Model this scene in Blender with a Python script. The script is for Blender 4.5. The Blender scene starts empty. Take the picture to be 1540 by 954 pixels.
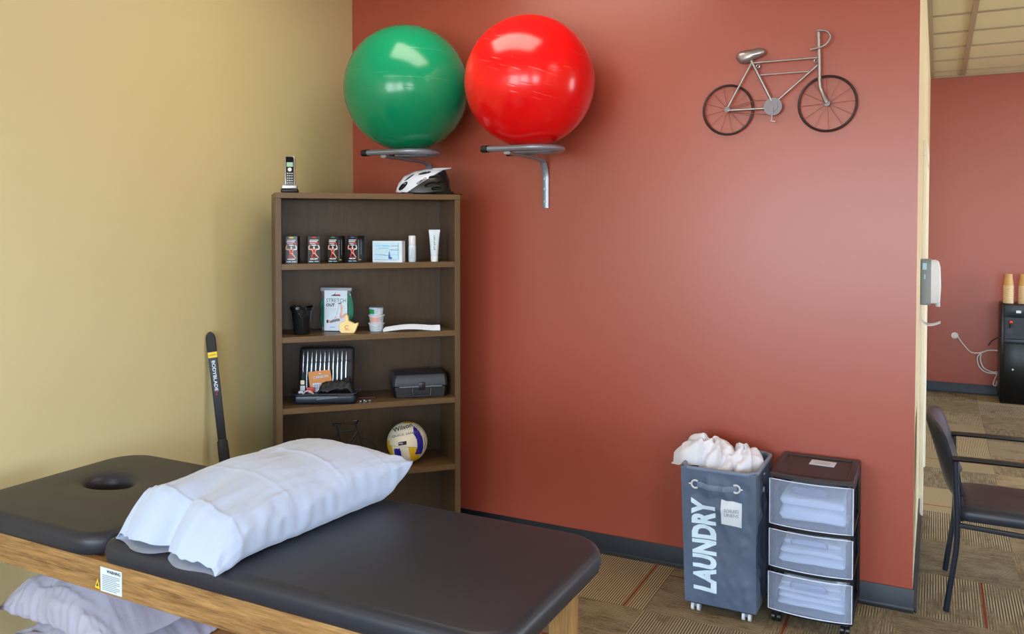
import bpy, bmesh, math, random
from mathutils import Vector, Matrix, noise
PI = math.pi
random.seed(7)
sc = bpy.context.scene
COL = sc.collection

# ------------------------------------------------------------------ camera numbers
F = 1246.; CX = 770.; PY = 372.
YAW = math.radians(27.15); PITCH = math.radians(1.56); CAM = Vector((0, -3.995, 1.70))
RT = Vector((math.cos(YAW), math.sin(YAW), 0))
FW = Vector((-math.sin(YAW)*math.cos(PITCH), math.cos(YAW)*math.cos(PITCH), -math.sin(PITCH)))
UPV = Vector((-math.sin(YAW)*math.sin(PITCH), math.cos(YAW)*math.sin(PITCH), math.cos(PITCH)))
def on_wall(px, py, y=0.0):           # survey of the back wall: picture measurement -> metres on the plane y
    d = FW + RT*((px-CX)/F) + UPV*((PY-py)/F)
    t = (y-CAM.y)/d.y
    return CAM + d*t

# ------------------------------------------------------------------ materials
def srgb(h):
    h = h.lstrip('#'); c = [int(h[i:i+2], 16)/255 for i in (0, 2, 4)]
    return tuple((v/12.92 if v <= .04045 else ((v+.055)/1.055)**2.4) for v in c) + (1,)
class N:
    def __init__(s, name):
        s.m = bpy.data.materials.new(name); s.m.use_nodes = True
        s.t = s.m.node_tree; s.b = s.t.nodes['Principled BSDF']; s.o = s.t.nodes['Material Output']
    def n(s, typ, **kw):
        nd = s.t.nodes.new(typ)
        for k, v in kw.items():
            if k.startswith('i_'):
                key = k[2:]
                key = int(key) if key.isdigit() else key.replace('_', ' ')
                s.put(nd.inputs[key], v)
            else: setattr(nd, k, v)
        return nd
    def put(s, sock, v):
        if isinstance(v, bpy.types.NodeSocket): s.t.links.new(v, sock)
        else: sock.default_value = v
    def mth(s, op, a, b=None, c=None):
        nd = s.t.nodes.new('ShaderNodeMath'); nd.operation = op
        s.put(nd.inputs[0], a)
        if b is not None: s.put(nd.inputs[1], b)
        if c is not None: s.put(nd.inputs[2], c)
        return nd.outputs[0]
    def mix(s, f, a, b):
        nd = s.t.nodes.new('ShaderNodeMix'); nd.data_type = 'RGBA'
        s.put(nd.inputs[0], f); s.put(nd.inputs[6], a); s.put(nd.inputs[7], b)
        return nd.outputs[2]
    def set(s, **kw):
        for k, v in kw.items(): s.put(s.b.inputs[k.replace('_', ' ')], v)
        return s
    def coord(s, which='Object', scale=(1, 1, 1), rot=(0, 0, 0)):
        tc = s.n('ShaderNodeTexCoord'); mp = s.n('ShaderNodeMapping')
        s.put(mp.inputs['Vector'], tc.outputs[which]); mp.inputs['Scale'].default_value = scale; mp.inputs['Rotation'].default_value = rot
        return mp.outputs[0]
    def bump(s, h, strength=.3, dist=.002):
        nd = s.n('ShaderNodeBump'); nd.inputs['Strength'].default_value = strength; nd.inputs['Distance'].default_value = dist
        s.put(nd.inputs['Height'], h); s.put(s.b.inputs['Normal'], nd.outputs[0]); return s
    def noise(s, vec, scale=10, detail=4, rough=.5, dist=0):
        nd = s.n('ShaderNodeTexNoise'); s.put(nd.inputs['Vector'], vec)
        nd.inputs['Scale'].default_value = scale; nd.inputs['Detail'].default_value = detail
        nd.inputs['Roughness'].default_value = rough; nd.inputs['Distortion'].default_value = dist
        return nd.outputs[0]
    def ramp(s, f, stops):
        nd = s.n('ShaderNodeValToRGB'); s.put(nd.inputs[0], f); e = nd.color_ramp.elements
        while len(e) < len(stops): e.new(.5)
        for q, (p, c) in zip(e, stops): q.position = p; q.color = c
        return nd.outputs[0]
def plain(name, col, rough=.5, metal=0, spec=.5, coat=0, nz=0.06, nscale=25, bump=0, bscale=300):
    q = N(name); c = srgb(col) if isinstance(col, str) else col
    v = q.coord('Object')
    f = q.noise(v, nscale, 3)
    d = tuple(x*(1-nz) for x in c[:3])+(1,); l = tuple(min(1, x*(1+nz)) for x in c[:3])+(1,)
    q.set(Base_Color=q.mix(f, d, l), Roughness=rough, Metallic=metal, Specular_IOR_Level=spec, Coat_Weight=coat)
    if bump: q.bump(q.noise(v, bscale, 2), bump, .001)
    return q.m
def paint(name, col, rough=.42, spec=.5):
    q = N(name); v = q.coord('Object')
    c = srgb(col); f = q.noise(v, 2.2, 3)
    q.set(Base_Color=q.mix(f, tuple(x*.965 for x in c[:3])+(1,), tuple(x*1.03 for x in c[:3])+(1,)), Roughness=rough, Specular_IOR_Level=spec)
    q.bump(q.noise(v, 140, 3), .12, .001)
    return q.m
def wood(name, c1, c2, axis='X', rough=.4, scale=14, contrast=.5, pores=True, spec=.4):
    q = N(name)
    sx = {'X': (1, 9, 9), 'Y': (9, 1, 9), 'Z': (9, 9, 1)}[axis]
    v = q.coord('Object', sx)
    n1 = q.noise(v, scale*.35, 5, .6, .8)
    v2 = q.coord('Object', tuple(3.0 if a == 1 else 60 for a in sx))
    n2 = q.noise(v2, 3.5, 4, .65, .2)
    f = q.mth('ADD', q.mth('MULTIPLY', n1, .5), q.mth('MULTIPLY', n2, .5))
    base = q.ramp(f, [(.5-contrast*.42, srgb(c1)), (.5+contrast*.42, srgb(c2))])
    q.set(Base_Color=base, Roughness=rough, Specular_IOR_Level=spec)
    q.bump(n2, .12, .0008)
    return q.m

def carpet_material():
    q = N('patterned_carpet_tiles'); tc = q.n('ShaderNodeTexCoord'); sp = q.n('ShaderNodeSeparateXYZ')
    q.put(sp.inputs[0], tc.outputs['Object'])
    T = .5
    x = q.mth('ADD', sp.outputs[0], 50.13); y = q.mth('ADD', sp.outputs[1], 50.02)
    gx = q.mth('DIVIDE', x, T); gy = q.mth('DIVIDE', y, T)
    ix = q.mth('FLOOR', gx); iy = q.mth('FLOOR', gy); fx = q.mth('FRACT', gx); fy = q.mth('FRACT', gy)
    par = q.mth('MODULO', q.mth('ADD', ix, iy), 2.0)
    par = q.mth('ROUND', par)
    st = q.n('ShaderNodeMix', data_type='FLOAT'); q.put(st.inputs[0], par); q.put(st.inputs[2], fx); q.put(st.inputs[3], fy)
    s = st.outputs[0]                                   # coordinate across the stripes
    lg = q.n('ShaderNodeMix', data_type='FLOAT'); q.put(lg.inputs[0], par); q.put(lg.inputs[2], fy); q.put(lg.inputs[3], fx)
    l = lg.outputs[0]
    cv = q.n('ShaderNodeCombineXYZ'); q.put(cv.inputs[0], ix); q.put(cv.inputs[1], iy)
    wn = q.n('ShaderNodeTexWhiteNoise', noise_dimensions='2D'); q.put(wn.inputs['Vector'], cv.outputs[0])
    h1 = wn.outputs['Value']
    hs = q.n('ShaderNodeSeparateColor'); q.put(hs.inputs[0], wn.outputs['Color'])
    h2, h3 = hs.outputs[1], hs.outputs[2]
    stripe = q.mth('ADD', q.mth('MULTIPLY', q.mth('SINE', q.mth('MULTIPLY', s, 2*PI*44)), .5), .5)
    stripe = q.mth('POWER', stripe, .8)
    # patches where the ribs fade to heather
    vec = q.n('ShaderNodeCombineXYZ'); q.put(vec.inputs[0], q.mth('ADD', q.mth('MULTIPLY', s, 2.6), q.mth('MULTIPLY', ix, 7.3)))
    q.put(vec.inputs[1], q.mth('ADD', q.mth('MULTIPLY', l, 1.5), q.mth('MULTIPLY', iy, 5.1)))
    pn = q.noise(vec.outputs[0], 1.6, 3, .6)
    mr = q.n('ShaderNodeMapRange', interpolation_type='SMOOTHSTEP'); q.put(mr.inputs[0], q.mth('ADD', pn, q.mth('MULTIPLY', q.mth('SUBTRACT', h1, .5), .5)))
    mr.inputs[1].default_value = .36; mr.inputs[2].default_value = .60
    mask = mr.outputs[0]
    # heather streaks running with the ribs
    sv = q.n('ShaderNodeCombineXYZ'); q.put(sv.inputs[0], q.mth('ADD', q.mth('MULTIPLY', s, 26), q.mth('MULTIPLY', ix, 3.7))); q.put(sv.inputs[1], q.mth('ADD', q.mth('MULTIPLY', l, 4), q.mth('MULTIPLY', iy, 9.1)))
    hn = q.noise(sv.outputs[0], 1.0, 5, .7)
    fine = q.noise(tc.outputs['Object'], 300, 3, .9)
    mid = q.noise(tc.outputs['Object'], 60, 3, .7)
    hv = q.mth('ADD', q.mth('MULTIPLY', hn, .36), q.mth('ADD', q.mth('MULTIPLY', fine, .50), q.mth('MULTIPLY', mid, .17)))
    heather = q.ramp(hv, [(.40, srgb('#4c4030')), (.52, srgb('#80705a')), (.64, srgb('#ab9a7c'))])
    ribs = q.mix(stripe, srgb('#241b15'), srgb('#bfad8e'))
    ribs = q.mix(q.mth('MULTIPLY', q.mth('GREATER_THAN', fine, .56), .45), ribs, srgb('#8f7f68'))
    col = q.mix(mask, heather, ribs)
    tint = q.mix(h2, (.78, .79, .84, 1), (1.06, 1.03, .96, 1))
    mm = q.n('ShaderNodeMix', data_type='RGBA', blend_type='MULTIPLY'); mm.inputs[0].default_value = 1
    q.put(mm.inputs[6], col); q.put(mm.inputs[7], tint)
    col = mm.outputs[2]
    # one rust coloured thread in some tiles
    pos = q.mth('ADD', q.mth('MULTIPLY', h3, .7), .15)
    dd = q.mth('ABSOLUTE', q.mth('SUBTRACT', s, pos))
    line = q.mth('MULTIPLY', q.mth('LESS_THAN', dd, .013), q.mth('GREATER_THAN', h2, .48))
    col = q.mix(q.mth('MULTIPLY', line, .8), col, srgb('#7e2d17'))
    q.set(Base_Color=col, Roughness=.95, Specular_IOR_Level=.1)
    q.bump(q.mth('ADD', q.mth('MULTIPLY', q.mth('MULTIPLY', stripe, mask), .8), fine), .55, .003)
    return q.m

def ball_material(name, col, lo, hi, axis=(0, 0, 0), sub=.15):
    q = N(name); v = q.coord('Object', rot=axis)
    sp = q.n('ShaderNodeSeparateXYZ'); q.put(sp.inputs[0], v)
    z = sp.outputs[2]
    wob = q.mth('MULTIPLY', q.noise(v, 3, 2), .012)
    w = q.mth('ADD', z, wob)
    groove = q.mth('POWER', q.mth('ABSOLUTE', q.mth('SINE', q.mth('MULTIPLY', w, PI*40))), 26)
    groove = q.mth('MULTIPLY', groove, q.mth('LESS_THAN', q.mth('ABSOLUTE', q.mth('SUBTRACT', z, (lo+hi)/2)), (hi-lo)/2))
    gate = q.mth('GREATER_THAN', q.noise(q.coord('Object', (1.5, 1.5, 16), axis), 2.2, 2), .57)
    groove = q.mth('MULTIPLY', groove, gate)
    c = srgb(col)
    f = q.noise(v, 6, 3)
    base = q.mix(f, tuple(x*.95 for x in c[:3])+(1,), c)
    base = q.mix(q.mth('MULTIPLY', groove, .10), base, tuple(min(1, x*.5+.25) for x in c[:3])+(1,))
    q.set(Base_Color=base, Roughness=.2, Specular_IOR_Level=.5)
    q.b.inputs['Subsurface Weight'].default_value = sub; q.b.inputs['Subsurface Radius'].default_value = (c[0]+.1, c[1]+.1, c[2]+.1); q.b.inputs['Subsurface Scale'].default_value = .03
    q.bump(q.mth('SUBTRACT', q.mth('MULTIPLY', q.noise(v, 14, 2), .25), groove), .22, .002)
    return q.m

def cloth_material(name, col, rough=.85, weave=900, sheen=.2, trans=0, wr=0):
    q = N(name); v = q.coord('Object'); c = srgb(col)
    f = q.noise(v, 8, 4)
    q.set(Base_Color=q.mix(f, tuple(x*.94 for x in c[:3])+(1,), c), Roughness=rough, Specular_IOR_Level=.25, Sheen_Weight=sheen)
    h = q.noise(v, weave, 2)
    if wr: h = q.mth('ADD', q.mth('MULTIPLY', h, .12), q.mth('MULTIPLY', q.noise(v, 22, 4, .55, 1.2), wr))
    q.bump(h, .35, .004 if wr else .0008)
    return q.m

def clear_plastic(name, tint, opacity=.35, rough=.18, milk='#dfe8ff'):
    q = N(name); t = q.t
    v = q.coord('Object')
    tr = q.n('ShaderNodeBsdfTransparent'); tr.inputs[0].default_value = srgb(tint)
    gl = q.n('ShaderNodeBsdfGlossy'); gl.inputs['Roughness'].default_value = rough; gl.inputs['Color'].default_value = (.9, .95, 1, 1)
    df = q.n('ShaderNodeBsdfDiffuse'); df.inputs['Color'].default_value = srgb(milk)
    tl = q.n('ShaderNodeBsdfTranslucent'); tl.inputs['Color'].default_value = srgb(milk)
    a = q.n('ShaderNodeMixShader'); a.inputs[0].default_value = .5; t.links.new(df.outputs[0], a.inputs[1]); t.links.new(tl.outputs[0], a.inputs[2])
    b = q.n('ShaderNodeMixShader'); q.put(b.inputs[0], q.mth('ADD', opacity-.04, q.mth('MULTIPLY', q.noise(v, 5, 2), .08))); t.links.new(tr.outputs[0], b.inputs[1]); t.links.new(a.outputs[0], b.inputs[2])
    fr = q.n('ShaderNodeFresnel'); fr.inputs[0].default_value = 1.45
    c = q.n('ShaderNodeMixShader'); t.links.new(fr.outputs[0], c.inputs[0]); t.links.new(b.outputs[0], c.inputs[1]); t.links.new(gl.outputs[0], c.inputs[2])
    t.links.new(c.outputs[0], q.o.inputs[0])
    return q.m
def emit(name, col, s):
    q = N(name); c = srgb(col)
    f = q.noise(q.coord('Object'), 3, 1)
    q.set(Base_Color=c, Emission_Color=q.mix(f, tuple(x*.97 for x in c[:3])+(1,), c), Emission_Strength=s)
    return q.m

M = {}
M['red'] = paint('terracotta_wall_paint', '#9c4735', .35, .65)
M['yellow'] = paint('mustard_cream_wall_paint', '#cdbf90', .45, .4)
M['cream'] = paint('cream_wall_paint', '#dccdaa', .5, .4)
M['white_paint'] = paint('off_white_paint', '#d6d0c4', .6, .3)
M['casing'] = paint('light_casing_paint', '#f0e9d8', .4, .4)
M['base'] = plain('dark_vinyl_baseboard', '#14181e', .42, spec=.35)
M['base_blue'] = plain('dark_vinyl_baseboard_far', '#223040', .45, spec=.35)
M['carpet'] = carpet_material()
M['tile'] = plain('mineral_ceiling_tile', '#cbbf9f', .9, spec=.1, nz=.05, nscale=60, bump=.3)
M['tgrid'] = plain('ceiling_grid_metal', '#9c8b74', .5)
M['walnut'] = wood('walnut_laminate', '#4b3826', '#6c5238', 'Z', .38, 10, .7)
M['walnut_x'] = wood('walnut_laminate_shelf', '#533e29', '#725839', 'X', .36, 10, .7)
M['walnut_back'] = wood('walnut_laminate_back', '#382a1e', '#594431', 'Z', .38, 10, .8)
M['oak'] = wood('oak_apron', '#654526', '#ad8452', 'X', .42, 14, .36)
M['oak_z'] = wood('oak_leg', '#75522d', '#b58c58', 'Z', .42, 14, .4)
M['oak_shelf'] = wood('oak_shelf', '#8a5a2c', '#b9824a', 'X', .35, 9, .6)
M['vinyl'] = plain('black_vinyl_upholstery', '#282932', .40, spec=.38, nz=.04, bump=.25, bscale=420)
M['black'] = plain('black_plastic', '#101115', .35)
M['black_soft'] = plain('black_rubber', '#141416', .6)
M['black_gloss'] = plain('black_gloss_plastic', '#08090c', .28, spec=.3)
M['darkblue'] = plain('dark_blue_black_plastic', '#141c2b', .35)
M['charcoal'] = plain('charcoal_plastic', '#2b2f38', .38)
M['brownblack'] = plain('brown_black_plastic', '#2a2326', .45)
M['silver'] = plain('silver_metal', '#b9bcc6', .3, .85)
M['grey_paint'] = plain('grey_powder_coat', '#8d93a3', .32, .3, coat=.3)
M['chrome'] = plain('chrome', '#e4e8f0', .25, .35)
M['white'] = plain('white_plastic', '#d9dde5', .35)
M['cool_white'] = plain('white_card', '#ccd9e8', .5)
M['lightgrey'] = plain('light_grey_plastic', '#bfc4cc', .4)
M['midgrey'] = plain('mid_grey_plastic', '#7f8790', .35)
M['case_linen'] = cloth_material('pillowcase_cotton', '#b0bbd6', .8, 700, .3, wr=.5)
M['case_hem'] = cloth_material('pillowcase_hem_cotton', '#b0bdd8', .8, 700, .3, wr=.25)
M['wrapped'] = cloth_material('grey_white_pillow_cover', '#a8a4b4', .5, 500, .2, wr=1.0)
M['towel'] = cloth_material('white_terry_towel', '#f6f7fb', .95, 260, .5)
M['linen'] = cloth_material('white_used_linen', '#dcdae2', .9, 500, .4, wr=.6)
M['hamper'] = cloth_material('slate_blue_polyester', '#57657d', .5, 800, .1, wr=.35)
M['hamper_rim'] = cloth_material('slate_rim_binding', '#707c94', .5, 800)
M['letter'] = plain('white_lettering', '#cfe6f8', .55)
M['ink'] = plain('black_ink', '#16161a', .6)
M['ink_grey'] = plain('grey_ink', '#6f747c', .6)
M['paper'] = plain('white_paper', '#ced5e0', .7)
M['red_ink'] = plain('red_ink', '#c8272e', .5)
M['skin_ink'] = plain('pink_ink', '#dba093', .5)
M['yellow_ink'] = plain('yellow_ink', '#ecc92b', .5)
M['green_ink'] = plain('green_ink', '#1c8f5c', .5)
M['blue_ink'] = plain('blue_ink', '#3558b5', .5)
M['teal'] = plain('teal_webbing', '#0f6a58', .6)
M['sky_ink'] = plain('sky_blue_ink', '#a9d3ea', .4)
M['sea_ink'] = plain('sea_blue_ink', '#6fb3d6', .4)
M['orange'] = plain('orange_card', '#c87a12', .5)
M['cream_rubber'] = plain('pale_yellow_foam', '#efd693', .55)
M['emb'] = plain('orange_ink', '#e2702e', .5)
M['lcd'] = plain('lcd_screen', '#9dc4ad', .2)
M['kraft'] = plain('kraft_paper', '#c99f63', .6)
M['cup'] = plain('cream_paper', '#efe2c8', .6)
M['ball_green'] = ball_material('green_exercise_ball_rubber', '#058a60', -.06, .17, (0, 0, 0))
M['ball_red'] = ball_material('red_exercise_ball_rubber', '#ea0c12', -.08, .2, (0, math.radians(-18), YAW))
M['vb_white'] = plain('volleyball_white_leather', '#e9e4d6', .42, bump=.5, bscale=500)
M['vb_blue'] = plain('volleyball_blue_leather', '#1b1f9a', .42, bump=.5, bscale=500)
M['vb_yellow'] = plain('volleyball_yellow_leather', '#e8bd1f', .42, bump=.5, bscale=500)
M['drawer'] = clear_plastic('translucent_drawer_plastic', '#f6f9ff', .25, .2, '#e0eaff')
M['film'] = clear_plastic('clear_bag_film', '#e8ecee', .12, .15)
M['drawer_edge'] = plain('drawer_edge_plastic', '#dbe5fa', .3)
M['helmet_white'] = plain('helmet_shell_white', '#d3deef', .2, coat=.5)
M['foil'] = plain('steel_tool', '#cfd8e6', .22, .9)
M['led_red'] = plain('red_tap', '#d8331f', .3)
M['led_blue'] = plain('blue_tap', '#3f66c8', .3)
M['brass'] = plain('antique_pewter', '#a9a3a6', .32, .8)
M['pewter'] = plain('dull_pewter', '#77737a', .45, .6)
M['tyre'] = plain('dark_bronze_metal', '#3b2b2e', .4, .5)
M['copper'] = plain('copper_spoke', '#8b5a52', .4, .6)
M['maroon'] = plain('maroon_card', '#4b2a2a', .4)
M['troffer'] = emit('troffer_diffuser', '#fff1e0', 9)

# ------------------------------------------------------------------ mesh helpers
def nb(): return bmesh.new()
def box(bm, x0, x1, y0, y1, z0, z1, m=0, X=None, bev=0, seg=2):
    r = bmesh.ops.create_cube(bm, size=1)['verts']
    for v in r:
        v.co = Vector((x0+(v.co.x+.5)*(x1-x0), y0+(v.co.y+.5)*(y1-y0), z0+(v.co.z+.5)*(z1-z0)))
    fs = list({f for v in r for f in v.link_faces})
    for f in fs: f.material_index = m
    if bev:
        es = list({e for v in r for e in v.link_edges})
        g = bmesh.ops.bevel(bm, geom=es, offset=bev, segments=seg, profile=.5, affect='EDGES')
        r = list({v for f in g['faces'] for v in f.verts} | {v for v in r if v.is_valid})
        for f in {f for v in r for f in v.link_faces}: f.material_index = m
    if X is not None: bmesh.ops.transform(bm, matrix=X, verts=[v for v in r if v.is_valid])
    return r
def ringpts(c, a, b, r, n, ph=0): return [c + a*(r*math.cos(ph+2*PI*i/n)) + b*(r*math.sin(ph+2*PI*i/n)) for i in range(n)]
def loft(bm, rings, closed=False, caps=True, m=0):
    vs = [[bm.verts.new(p) for p in rg] for rg in rings]; n = len(vs[0]); out = []
    K = len(vs) if closed else len(vs)-1
    for i in range(K):
        A, B = vs[i], vs[(i+1) % len(vs)]
        for j in range(n):
            f = bm.faces.new((A[j], A[(j+1) % n], B[(j+1) % n], B[j])); f.material_index = m; out.append(f)
    if caps and not closed:
        for rg, rev in ((vs[0], True), (vs[-1], False)):
            f = bm.faces.new(list(reversed(rg)) if rev else rg); f.material_index = m
    return vs
def tube(bm, pts, r, n=10, m=0, closed=False, flat=1.0, up=None):
    pts = [Vector(p) for p in pts]; k = len(pts); rings = []
    rs = r if isinstance(r, (list, tuple)) else [r]*k
    ref = Vector(up) if up else None; prev = None
    for i, p in enumerate(pts):
        if closed: t = pts[(i+1) % k]-pts[i-1]
        else: t = pts[min(i+1, k-1)]-pts[max(i-1, 0)]
        t.normalize()
        if ref is not None: a = ref - t*ref.dot(t)
        elif prev is None:
            a = Vector((0, 0, 1)) if abs(t.z) < .9 else Vector((1, 0, 0)); a = a - t*a.dot(t)
        else: a = prev - t*prev.dot(t)
        a.normalize(); prev = a; b = t.cross(a)
        rings.append([p + a*(rs[i]*flat*math.cos(2*PI*j/n)) + b*(rs[i]*math.sin(2*PI*j/n)) for j in range(n)])
    return loft(bm, rings, closed, True, m)
def lathe(bm, prof, n=32, m=0, c=(0, 0, 0), caps=True):
    c = Vector(c)
    return loft(bm, [[c+Vector((r*math.cos(2*PI*j/n), r*math.sin(2*PI*j/n), z)) for j in range(n)] for r, z in prof], False, caps, m)
def prism(bm, poly, y0, y1, m=0):      # outline in x,z extruded along y
    a = [bm.verts.new((x, y0, z)) for x, z in poly]; b = [bm.verts.new((x, y1, z)) for x, z in poly]; n = len(poly)
    fs = [bm.faces.new(a), bm.faces.new(list(reversed(b)))]
    for i in range(n): fs.append(bm.faces.new((a[i], b[i], b[(i+1) % n], a[(i+1) % n])))
    for f in fs: f.material_index = m
    return a+b
def catmull(pts, k=6, closed=False):
    pts = [Vector(p) for p in pts]; n = len(pts); out = []
    for i in range(n if closed else n-1):
        p0 = pts[(i-1) % n] if closed or i > 0 else pts[0]; p1 = pts[i]; p2 = pts[(i+1) % n]
        p3 = pts[(i+2) % n] if closed or i+2 < n else pts[-1]
        for j in range(k):
            t = j/k
            out.append(.5*((2*p1)+(p2-p0)*t+(2*p0-5*p1+4*p2-p3)*t*t+(3*p1-p0-3*p2+p3)*t**3))
    if not closed: out.append(pts[-1])
    return out
def obj(name, bm, mats, parent=None, smooth=True, ang=35, bevel=0, loc=None, rot=None, norm=True):
    if norm: bmesh.ops.recalc_face_normals(bm, faces=bm.faces[:])
    me = bpy.data.meshes.new(name); bm.to_mesh(me); bm.free()
    if not isinstance(mats, (list, tuple)): mats = [mats]
    for q in mats: me.materials.append(M[q] if isinstance(q, str) else q)
    if smooth:
        me.polygons.foreach_set('use_smooth', [True]*len(me.polygons))
        me.set_sharp_from_angle(angle=math.radians(ang))
    o = bpy.data.objects.new(name, me); COL.objects.link(o)
    if parent is not None: o.parent = parent
    if loc is not None: o.location = loc
    if rot is not None: o.rotation_euler = rot
    if bevel:
        b = o.modifiers.new('bevel', 'BEVEL'); b.width = bevel; b.segments = 3; b.limit_method = 'ANGLE'; b.angle_limit = math.radians(40)
        b.harden_normals = False
    return o
def tag(o, label, cat, group=None):
    o['label'] = label; o['category'] = cat
    if group: o['group'] = group
    return o
def thing(name, label, cat, loc=(0, 0, 0), rz=0, group=None):
    o = bpy.data.objects.new(name, None); COL.objects.link(o); o.empty_display_size = .1
    o.location = loc; o.rotation_euler = (0, 0, rz); return tag(o, label, cat, group)
def struct(name, bm, mats, smooth=False, bevel=0):
    o = obj(name, bm, mats, None, smooth, bevel=bevel); o['kind'] = 'structure'; return o
def dup(root, loc, rz, label=None):
    r = root.copy(); COL.objects.link(r); r.location = loc; r.rotation_euler = (0, 0, rz)
    if label: r['label'] = label
    for ch in list(root.children):
        c = ch.copy(); COL.objects.link(c); c.parent = r
        for g in list(ch.children):
            d = g.copy(); COL.objects.link(d); d.parent = c
    return r
def text_bm(s, h, bold=0.0, sx=1.0, length=None, sub=0):
    """lettering as a mesh in the x,z plane, facing -y, cap height about h, centred"""
    cu = bpy.data.curves.new('lettering', 'FONT'); cu.body = s; cu.size = 1; cu.offset = bold; cu.resolution_u = 3
    cu.align_x = 'CENTER'; cu.align_y = 'CENTER'
    o = bpy.data.objects.new('lettering', cu); COL.objects.link(o)
    dg = bpy.context.evaluated_depsgraph_get(); me = bpy.data.meshes.new_from_object(o.evaluated_get(dg))
    bm = bmesh.new(); bm.from_mesh(me); bpy.data.objects.remove(o); bpy.data.curves.remove(cu); bpy.data.meshes.remove(me)
    bmesh.ops.remove_doubles(bm, verts=bm.verts[:], dist=1e-5)
    ys = [v.co.y for v in bm.verts]; xs = [v.co.x for v in bm.verts]
    k = h/(max(ys)-min(ys)); cx = (max(xs)+min(xs))/2; cy = (max(ys)+min(ys))/2
    if length: sx = length/((max(xs)-min(xs))*k)
    for v in bm.verts: v.co = Vector(((v.co.x-cx)*k*sx, 0, (v.co.y-cy)*k))
    bmesh.ops.triangulate(bm, faces=bm.faces[:])
    if sub:
        for _ in range(8):
            es = [e for e in bm.edges if e.calc_length() > sub]
            if not es: break
            bmesh.ops.subdivide_edges(bm, edges=es, cuts=1); bmesh.ops.triangulate(bm, faces=bm.faces[:])
    return bm
def lettering(name, s, h, mat, parent, loc, rot=(0, 0, 0), bold=0, sx=1, mapf=None, sub=0, th=.0006, length=None):
    bm = text_bm(s, h, bold, sx, length, sub=sub)
    if mapf:
        for v in bm.verts: v.co = mapf(v.co.x, v.co.z)
    else:
        g = bmesh.ops.extrude_face_region(bm, geom=bm.faces[:])
        for v in [e for e in g['geom'] if isinstance(e, bmesh.types.BMVert)]: v.co.y += th
    return obj(name, bm, mat, parent, smooth=False, loc=loc, rot=rot, norm=not mapf)
def decal(name, polys, mats, parent, y, loc=(0, 0, 0), rot=(0, 0, 0), th=.0004):
    """printed shapes on a flat face: list of (outline [(x,z)], material index, layer)"""
    bm = nb()
    for pl in polys:
        pts, mi = pl[0], pl[1]; ly = pl[2] if len(pl) > 2 else 0
        prism(bm, pts, y-th*(ly+1), y, mi)
    return obj(name, bm, mats, parent, smooth=False, loc=loc, rot=rot)
def rect(x0, x1, z0, z1): return [(x0, z0), (x1, z0), (x1, z1), (x0, z1)]
def ell(cx, cz, a, b, n=20, rot=0):
    return [(cx+a*math.cos(t)*math.cos(rot)-b*math.sin(t)*math.sin(rot), cz+a*math.cos(t)*math.sin(rot)+b*math.sin(t)*math.cos(rot)) for t in [2*PI*i/n for i in range(n)]]
def stroke(pts, w):
    """thick 2-d polyline outline"""
    L, R = [], []
    for i, (x, z) in enumerate(pts):
        a = pts[max(i-1, 0)]; b = pts[min(i+1, len(pts)-1)]
        dx, dz = b[0]-a[0], b[1]-a[1]; l = math.hypot(dx, dz) or 1
        ww = w[i] if isinstance(w, (list, tuple)) else w
        L.append((x-dz/l*ww/2, z+dx/l*ww/2)); R.append((x+dz/l*ww/2, z-dx/l*ww/2))
    return L+R[::-1]

# ================================================================== THE SETTING
XL = -3.12; XW = -.076; YF = 5.475; XR = 5.6; YS = -7.4; H = 3.2; TW = .15
bm = nb(); box(bm, XL-TW, XR+TW, YS-TW, YF+TW, -.1, 0); struct('floor', bm, 'carpet')
bm = nb(); box(bm, XL-TW, XR+TW, YS-TW, YF+TW, H, H+.1); struct('ceiling', bm, 'tile')
bm = nb(); box(bm, XL-TW, XL, YS-TW, TW, 0, H); struct('wall_left', bm, 'yellow')
bm = nb(); vs = box(bm, XL, XW, 0, TW, 0, H)
for f in bm.faces:
    if f.calc_center_median().x > XW-.001: f.material_index = 1
struct('wall_back', bm, ['red', 'cream'])
bm = nb(); box(bm, XW-TW, XW, TW, YF, 0, H); struct('wall_side', bm, 'cream')
bm = nb(); box(bm, XW-TW, XR+TW, YF, YF+TW, 0, H); struct('wall_far', bm, 'red')
WY0, WY1 = 1.0, 4.6  # span of an unseen opening, added to let more light into the far room
bm = nb(); box(bm, XR, XR+TW, YS-TW, WY0, 0, H); box(bm, XR, XR+TW, WY1, YF, 0, H); box(bm, XR, XR+TW, WY0, WY1, 0, .75); box(bm, XR, XR+TW, WY0, WY1, 2.55, H); struct('wall_right', bm, 'cream')
bm = nb()
for p, q, r, u in ((WY0, WY1, .75, .80), (WY0, WY1, 2.50, 2.55), (WY0, WY0+.05, .75, 2.55), (WY1-.05, WY1, .75, 2.55), (2.2, 2.25, .75, 2.55), (3.4, 3.45, .75, 2.55)): box(bm, XR+.04, XR+.10, p, q, r, u)
struct('window_4', bm, 'white')  # made-up window, added to brighten the far ceiling and the cream wall
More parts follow.
